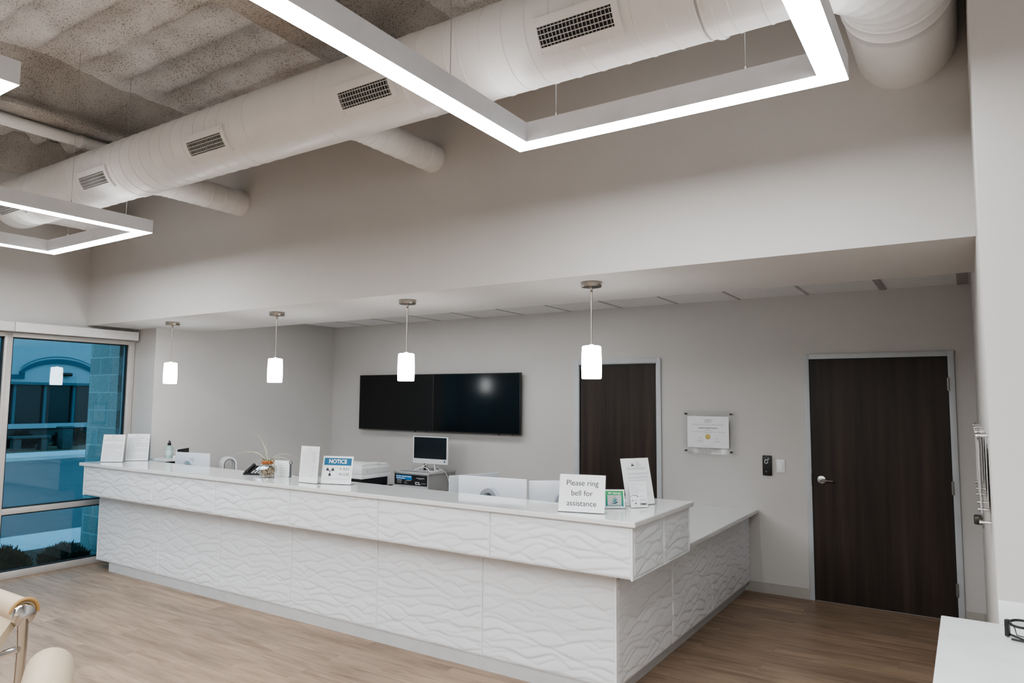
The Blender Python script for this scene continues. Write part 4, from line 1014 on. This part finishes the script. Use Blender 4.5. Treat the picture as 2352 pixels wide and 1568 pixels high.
# local +x runs along the backrest towards the viewer, local -y is the seat side
m = MB(); n = 14; rows = []
for i in range(n + 1):
    t = i / n; sc = math.sin(PI / 2 * min(1, t * 7)) if t < 1 / 7 else 1
    w = .062 * max(.25, sc); x = -.06 + .62 * t; zt = .955 + .055 * sc
    sec = [(-w, .30)] + [(-w * math.cos(PI * j / 10), zt - w + w * math.sin(PI * j / 10)) for j in range(11)] + [(w, .30)]
    rows.append([(x, y, z) for y, z in sec])
m.grid(rows); m.add([rows[0][j] for j in range(13)], [tuple(range(13))]); m.add([rows[-1][j] for j in range(13)], [tuple(range(13))])
m.build('backrest', LEATHER, ac, angle=60)
MB().box(-.02, .54, -.46, -.072, .34, .46, bev=.04, seg=4).build('seat_cushion', LEATHER, ac)
MB().box(.0, .52, -.42, .06, .26, .335, bev=.01).build('seat_frame', CHROME, ac)
for sx in (.03, .49):
    for sy in (-.39, .03): MB().lathe([(.014, 0), (.016, .26)], 12, M=shift(sx, sy, 0)).build('leg', CHROME, ac)

# ------------------------------------------------------------------ outdoors
ZG = -.10
struct(MB().box(-22.9, XW - .2, -30, 40, ZG - .1, ZG).build('road', ASPHALT, smooth=False))
struct(MB().box(-10.6, -9.5, -30, 40, ZG, ZG + .012).build('sidewalk', CONCRETE, smooth=False))
struct(MB().box(-9.5, XW - .2, -30, 40, ZG, ZG + .014).build('planting_bed', SOIL, smooth=False))
struct(MB().box(-24.8, -22.9, -30, 40, ZG, ZG + .1).build('sidewalk', CONCRETE, smooth=False))
struct(MB().box(-31, -24.8, -30, 40, ZG - .05, ZG + .06).build('far_lawn', SAND, smooth=False))
bw = MB().box(-8.63, XW - .202, 4.2, 4.6, ZG, 3.6); bo = bw.build('block_pier', BLOCK, smooth=False); tag(bo, 'grey concrete block pier outside the window', 'block pier')
ob = thing('office_building', 'pale office building with arched trim across the street', 'building', (-30, 13, ZG)); O = shift(30, -13, -ZG)
MB().box(-34, -30, -20, 40, 2.26, 9.0, M=O).build('building_wall', EXTWALL, ob, smooth=False)
MB().box(-34, -30, -20, 40, ZG, .70, M=O).build('building_plinth', mat('dark_plinth', (.07, .085, .085), .9), ob, smooth=False)
MB().box(-30.4, -30.25, -20, 40, .70, 2.26, M=O).build('window_band', EXTGLASS, ob, smooth=False)
m = MB()
for yy in np.arange(7.8, 24, 1.05): m.box(-30.24, -30.12, yy - .045, yy + .045, .70, 2.26, M=O)
m.box(-30.26, -29.97, -20, 40, 2.2, 2.3, M=O); m.build('window_mullions', EXTMUL, ob, smooth=False)
m = MB(); m.box(-30.05, -29.9, -20, 40, .54, .72, M=O); m.build('window_sill', EXTWALL, ob, smooth=False)
yc, za = 13.45, 2.90
A = [(yc + 1.38 * math.cos(R(155 - 130 * i / 24)) / math.cos(R(25)), 2.36 + .86 * math.sin(R(155 - 130 * i / 24))) for i in range(25)]
m = MB(); t_ = .17
top = A; bot = [(a, b - t_) for a, b in A]
m.add([(-29.915, a, b) for a, b in top] + [(-29.915, a, b) for a, b in bot], [(i, i + 1, 26 + i, 25 + i) for i in range(24)], M=O)
zl = A[0][1]
A3 = [(a, b + .10) for a, b in A]
m.add([(-29.915, a, b) for a, b in A3] + [(-29.915, a, b - .03) for a, b in A3], [(i, i + 1, 26 + i, 25 + i) for i in range(24)], M=O)
m.box(-29.97, -29.93, A[0][0] - .02, A[0][0] + .15, 2.575, zl - .02, M=O).box(-29.97, -29.93, -20, A[0][0] + .15, 2.42, 2.57, M=O).box(-29.97, -29.93, A[-1][0] - .15, A[-1][0] + .02, 2.575, A[-1][1] - .02, M=O).box(-29.97, -29.93, A[-1][0] - .15, 40, 2.42, 2.57, M=O)
m.build('arch_trim', EXTTRIM, ob, smooth=False)
wl = thing('wall_lamp', 'dark wall lamp on the building across the street', 'lamp', (-29.97, 13.64, 2.56))
MB().prism([(0, 0), (.16, 0), (.2, .06), (.18, .12), (0, .14)], -.20, .20, 'y').build('lamp_hood', BLACKPL, wl); MB().box(-.03, .02, -.1, .1, .02, .12).build('lamp_back', BLACKPL, wl)
sp_ = thing('stone_pillar', 'squat grey stone pillar on the far lawn outside', 'pillar', (-26.4, 12.15, ZG + .06))
MB().box(-.2, .2, -.17, .17, 0, .70, bev=.03).build('pillar_shaft', STONE, sp_); MB().box(-.24, .24, -.21, .21, .70, .76, bev=.02).build('pillar_cap', STONE, sp_)
bn = thing('stone_bench', 'low stone bench on the far lawn outside, left of the stone pillar', 'bench', (-26.3, 11.0, ZG + .06))
MB().box(-.22, .22, -.58, .58, .40, .48, bev=.015).build('bench_seat', STONE, bn)
for sy in (-.4, .4): MB().box(-.17, .17, sy - .1, sy + .1, 0, .40, bev=.01).build('leg', STONE, bn)
rr = random.Random(21)
def shrub(name, label, c, rx, ry, h, n, m_, group, sp=.16, w=.02):
    mb = MB()
    for i in range(n):
        a = rr.uniform(0, 2 * PI); q = math.sqrt(rr.random()); x, y = rx * q * math.cos(a), ry * q * math.sin(a)
        zt = h * (1 - .55 * q * q) * rr.uniform(.45, 1.0)
        d = Vector((rr.uniform(-.8, .8), rr.uniform(-.8, .8), rr.uniform(.6, 1.3))).normalized()
        L = sp * rr.uniform(.6, 1.3); p = Vector((x, y, max(0, zt - L * .4))); tip = p + d * L
        s = d.cross(Vector((rr.uniform(-1, 1), rr.uniform(-1, 1), .2))).normalized() * w * rr.uniform(.6, 1.4)
        mid = p + d * L * .5
        mb.add([p, mid + s, tip, mid - s], [(0, 1, 2, 3)])
    bm = bmesh.new(); bmesh.ops.create_icosphere(bm, subdivisions=3, radius=1)
    for v in bm.verts:
        k = 1 + .18 * mnoise.noise(v.co * 3); v.co = Vector((v.co.x * rx * .92 * k, v.co.y * ry * .92 * k, max(0, v.co.z * h * .62 * k)))
    mb._bm(bm)
    o = mb.build(name, m_, smooth=False, fixn=False); o.location = c; return tag(o, label, 'shrub', group)
for i, (x, y, rx, ry, h, lb) in enumerate(((-8.55, 1.75, .36, .41, .30, 'low dark juniper bush outside the window, farthest left'), (-8.5, 2.62, .36, .37, .30, 'low dark juniper bush outside the window, beside the mullion'), (-8.45, 3.32, .32, .26, .28, 'low dark juniper bush outside the window, middle of the pane'), (-8.3, 3.88, .26, .21, .24, 'low juniper sprig bush against the block pier'))):
    shrub('juniper_bush', lb, (x, y, ZG + .014), rx, ry, h, 2600, BUSH, 'juniper bushes under the window', .085, .008)
for i, (x, y, rx, ry, h, lb) in enumerate(((-27.6, 10.0, .8, .72, .75, 'dark round shrub on the far lawn behind the mullion'), (-27.8, 11.35, .7, .55, .62, 'low dark shrub left of the stone pillar'), (-28.2, 13.15, .8, .68, .68, 'dark shrub right of the stone pillar'), (-28.2, 14.4, .8, .72, .72, 'dark shrub on the far lawn nearest the block pier'))):
    shrub('far_shrub', lb, (x, y, ZG + .06), rx * .85, ry * .85, h, 1500, BUSHDARK, 'shrubs across the street', .11, .018)

# ------------------------------------------------------------------ light
wld = bpy.data.worlds.new('dusk'); SC.world = wld; wld.use_nodes = True; nt = wld.node_tree
bg = nt.nodes['Background']
tc = _n(nt, 'ShaderNodeTexCoord'); sp = _n(nt, 'ShaderNodeSeparateXYZ'); rp = _n(nt, 'ShaderNodeValToRGB')
rp.color_ramp.elements[0].color = (.74, .82, .90, 1); rp.color_ramp.elements[1].color = (.42, .55, .74, 1)
nt.links.new(tc.outputs['Generated'], sp.inputs[0]); nt.links.new(sp.outputs['Z'], rp.inputs[0]); nt.links.new(rp.outputs[0], bg.inputs[0])
bg.inputs[1].default_value = 1.45
def area(name, loc, size, power, rot=(0, 0, 0), col=(.96, .985, 1)):
    l = bpy.data.lights.new(name, 'AREA'); l.shape = 'RECTANGLE'; l.size, l.size_y = size; l.energy = power; l.color = col
    o = bpy.data.objects.new(name, l); COL.objects.link(o); o.location = loc; o.rotation_euler = rot; return o
# added fill lamp, unseen behind the bulkhead, to brighten the back wall
area('office_fill', (-4.6, 5.6, ZT - .01), (3.6, .5), 11)
# added fill lamps, unseen behind the camera, to brighten desk and floor
area('room_fill', (1.6, -1.6, 3.3), (3.5, 3.5), 72)
area('room_fill', (-3.5, -2.2, 3.3), (4.0, 2.5), 34)

SC.view_settings.view_transform = 'AgX'
SC.view_settings.look = 'AgX - Medium High Contrast'
SC.view_settings.exposure = 1.32
SC.cycles.max_bounces = 6; SC.cycles.diffuse_bounces = 3; SC.cycles.glossy_bounces = 3; SC.cycles.transmission_bounces = 4; SC.cycles.transparent_max_bounces = 10
SC.cycles.adaptive_threshold = .02; SC.cycles.caustics_reflective = False; SC.cycles.caustics_refractive = False
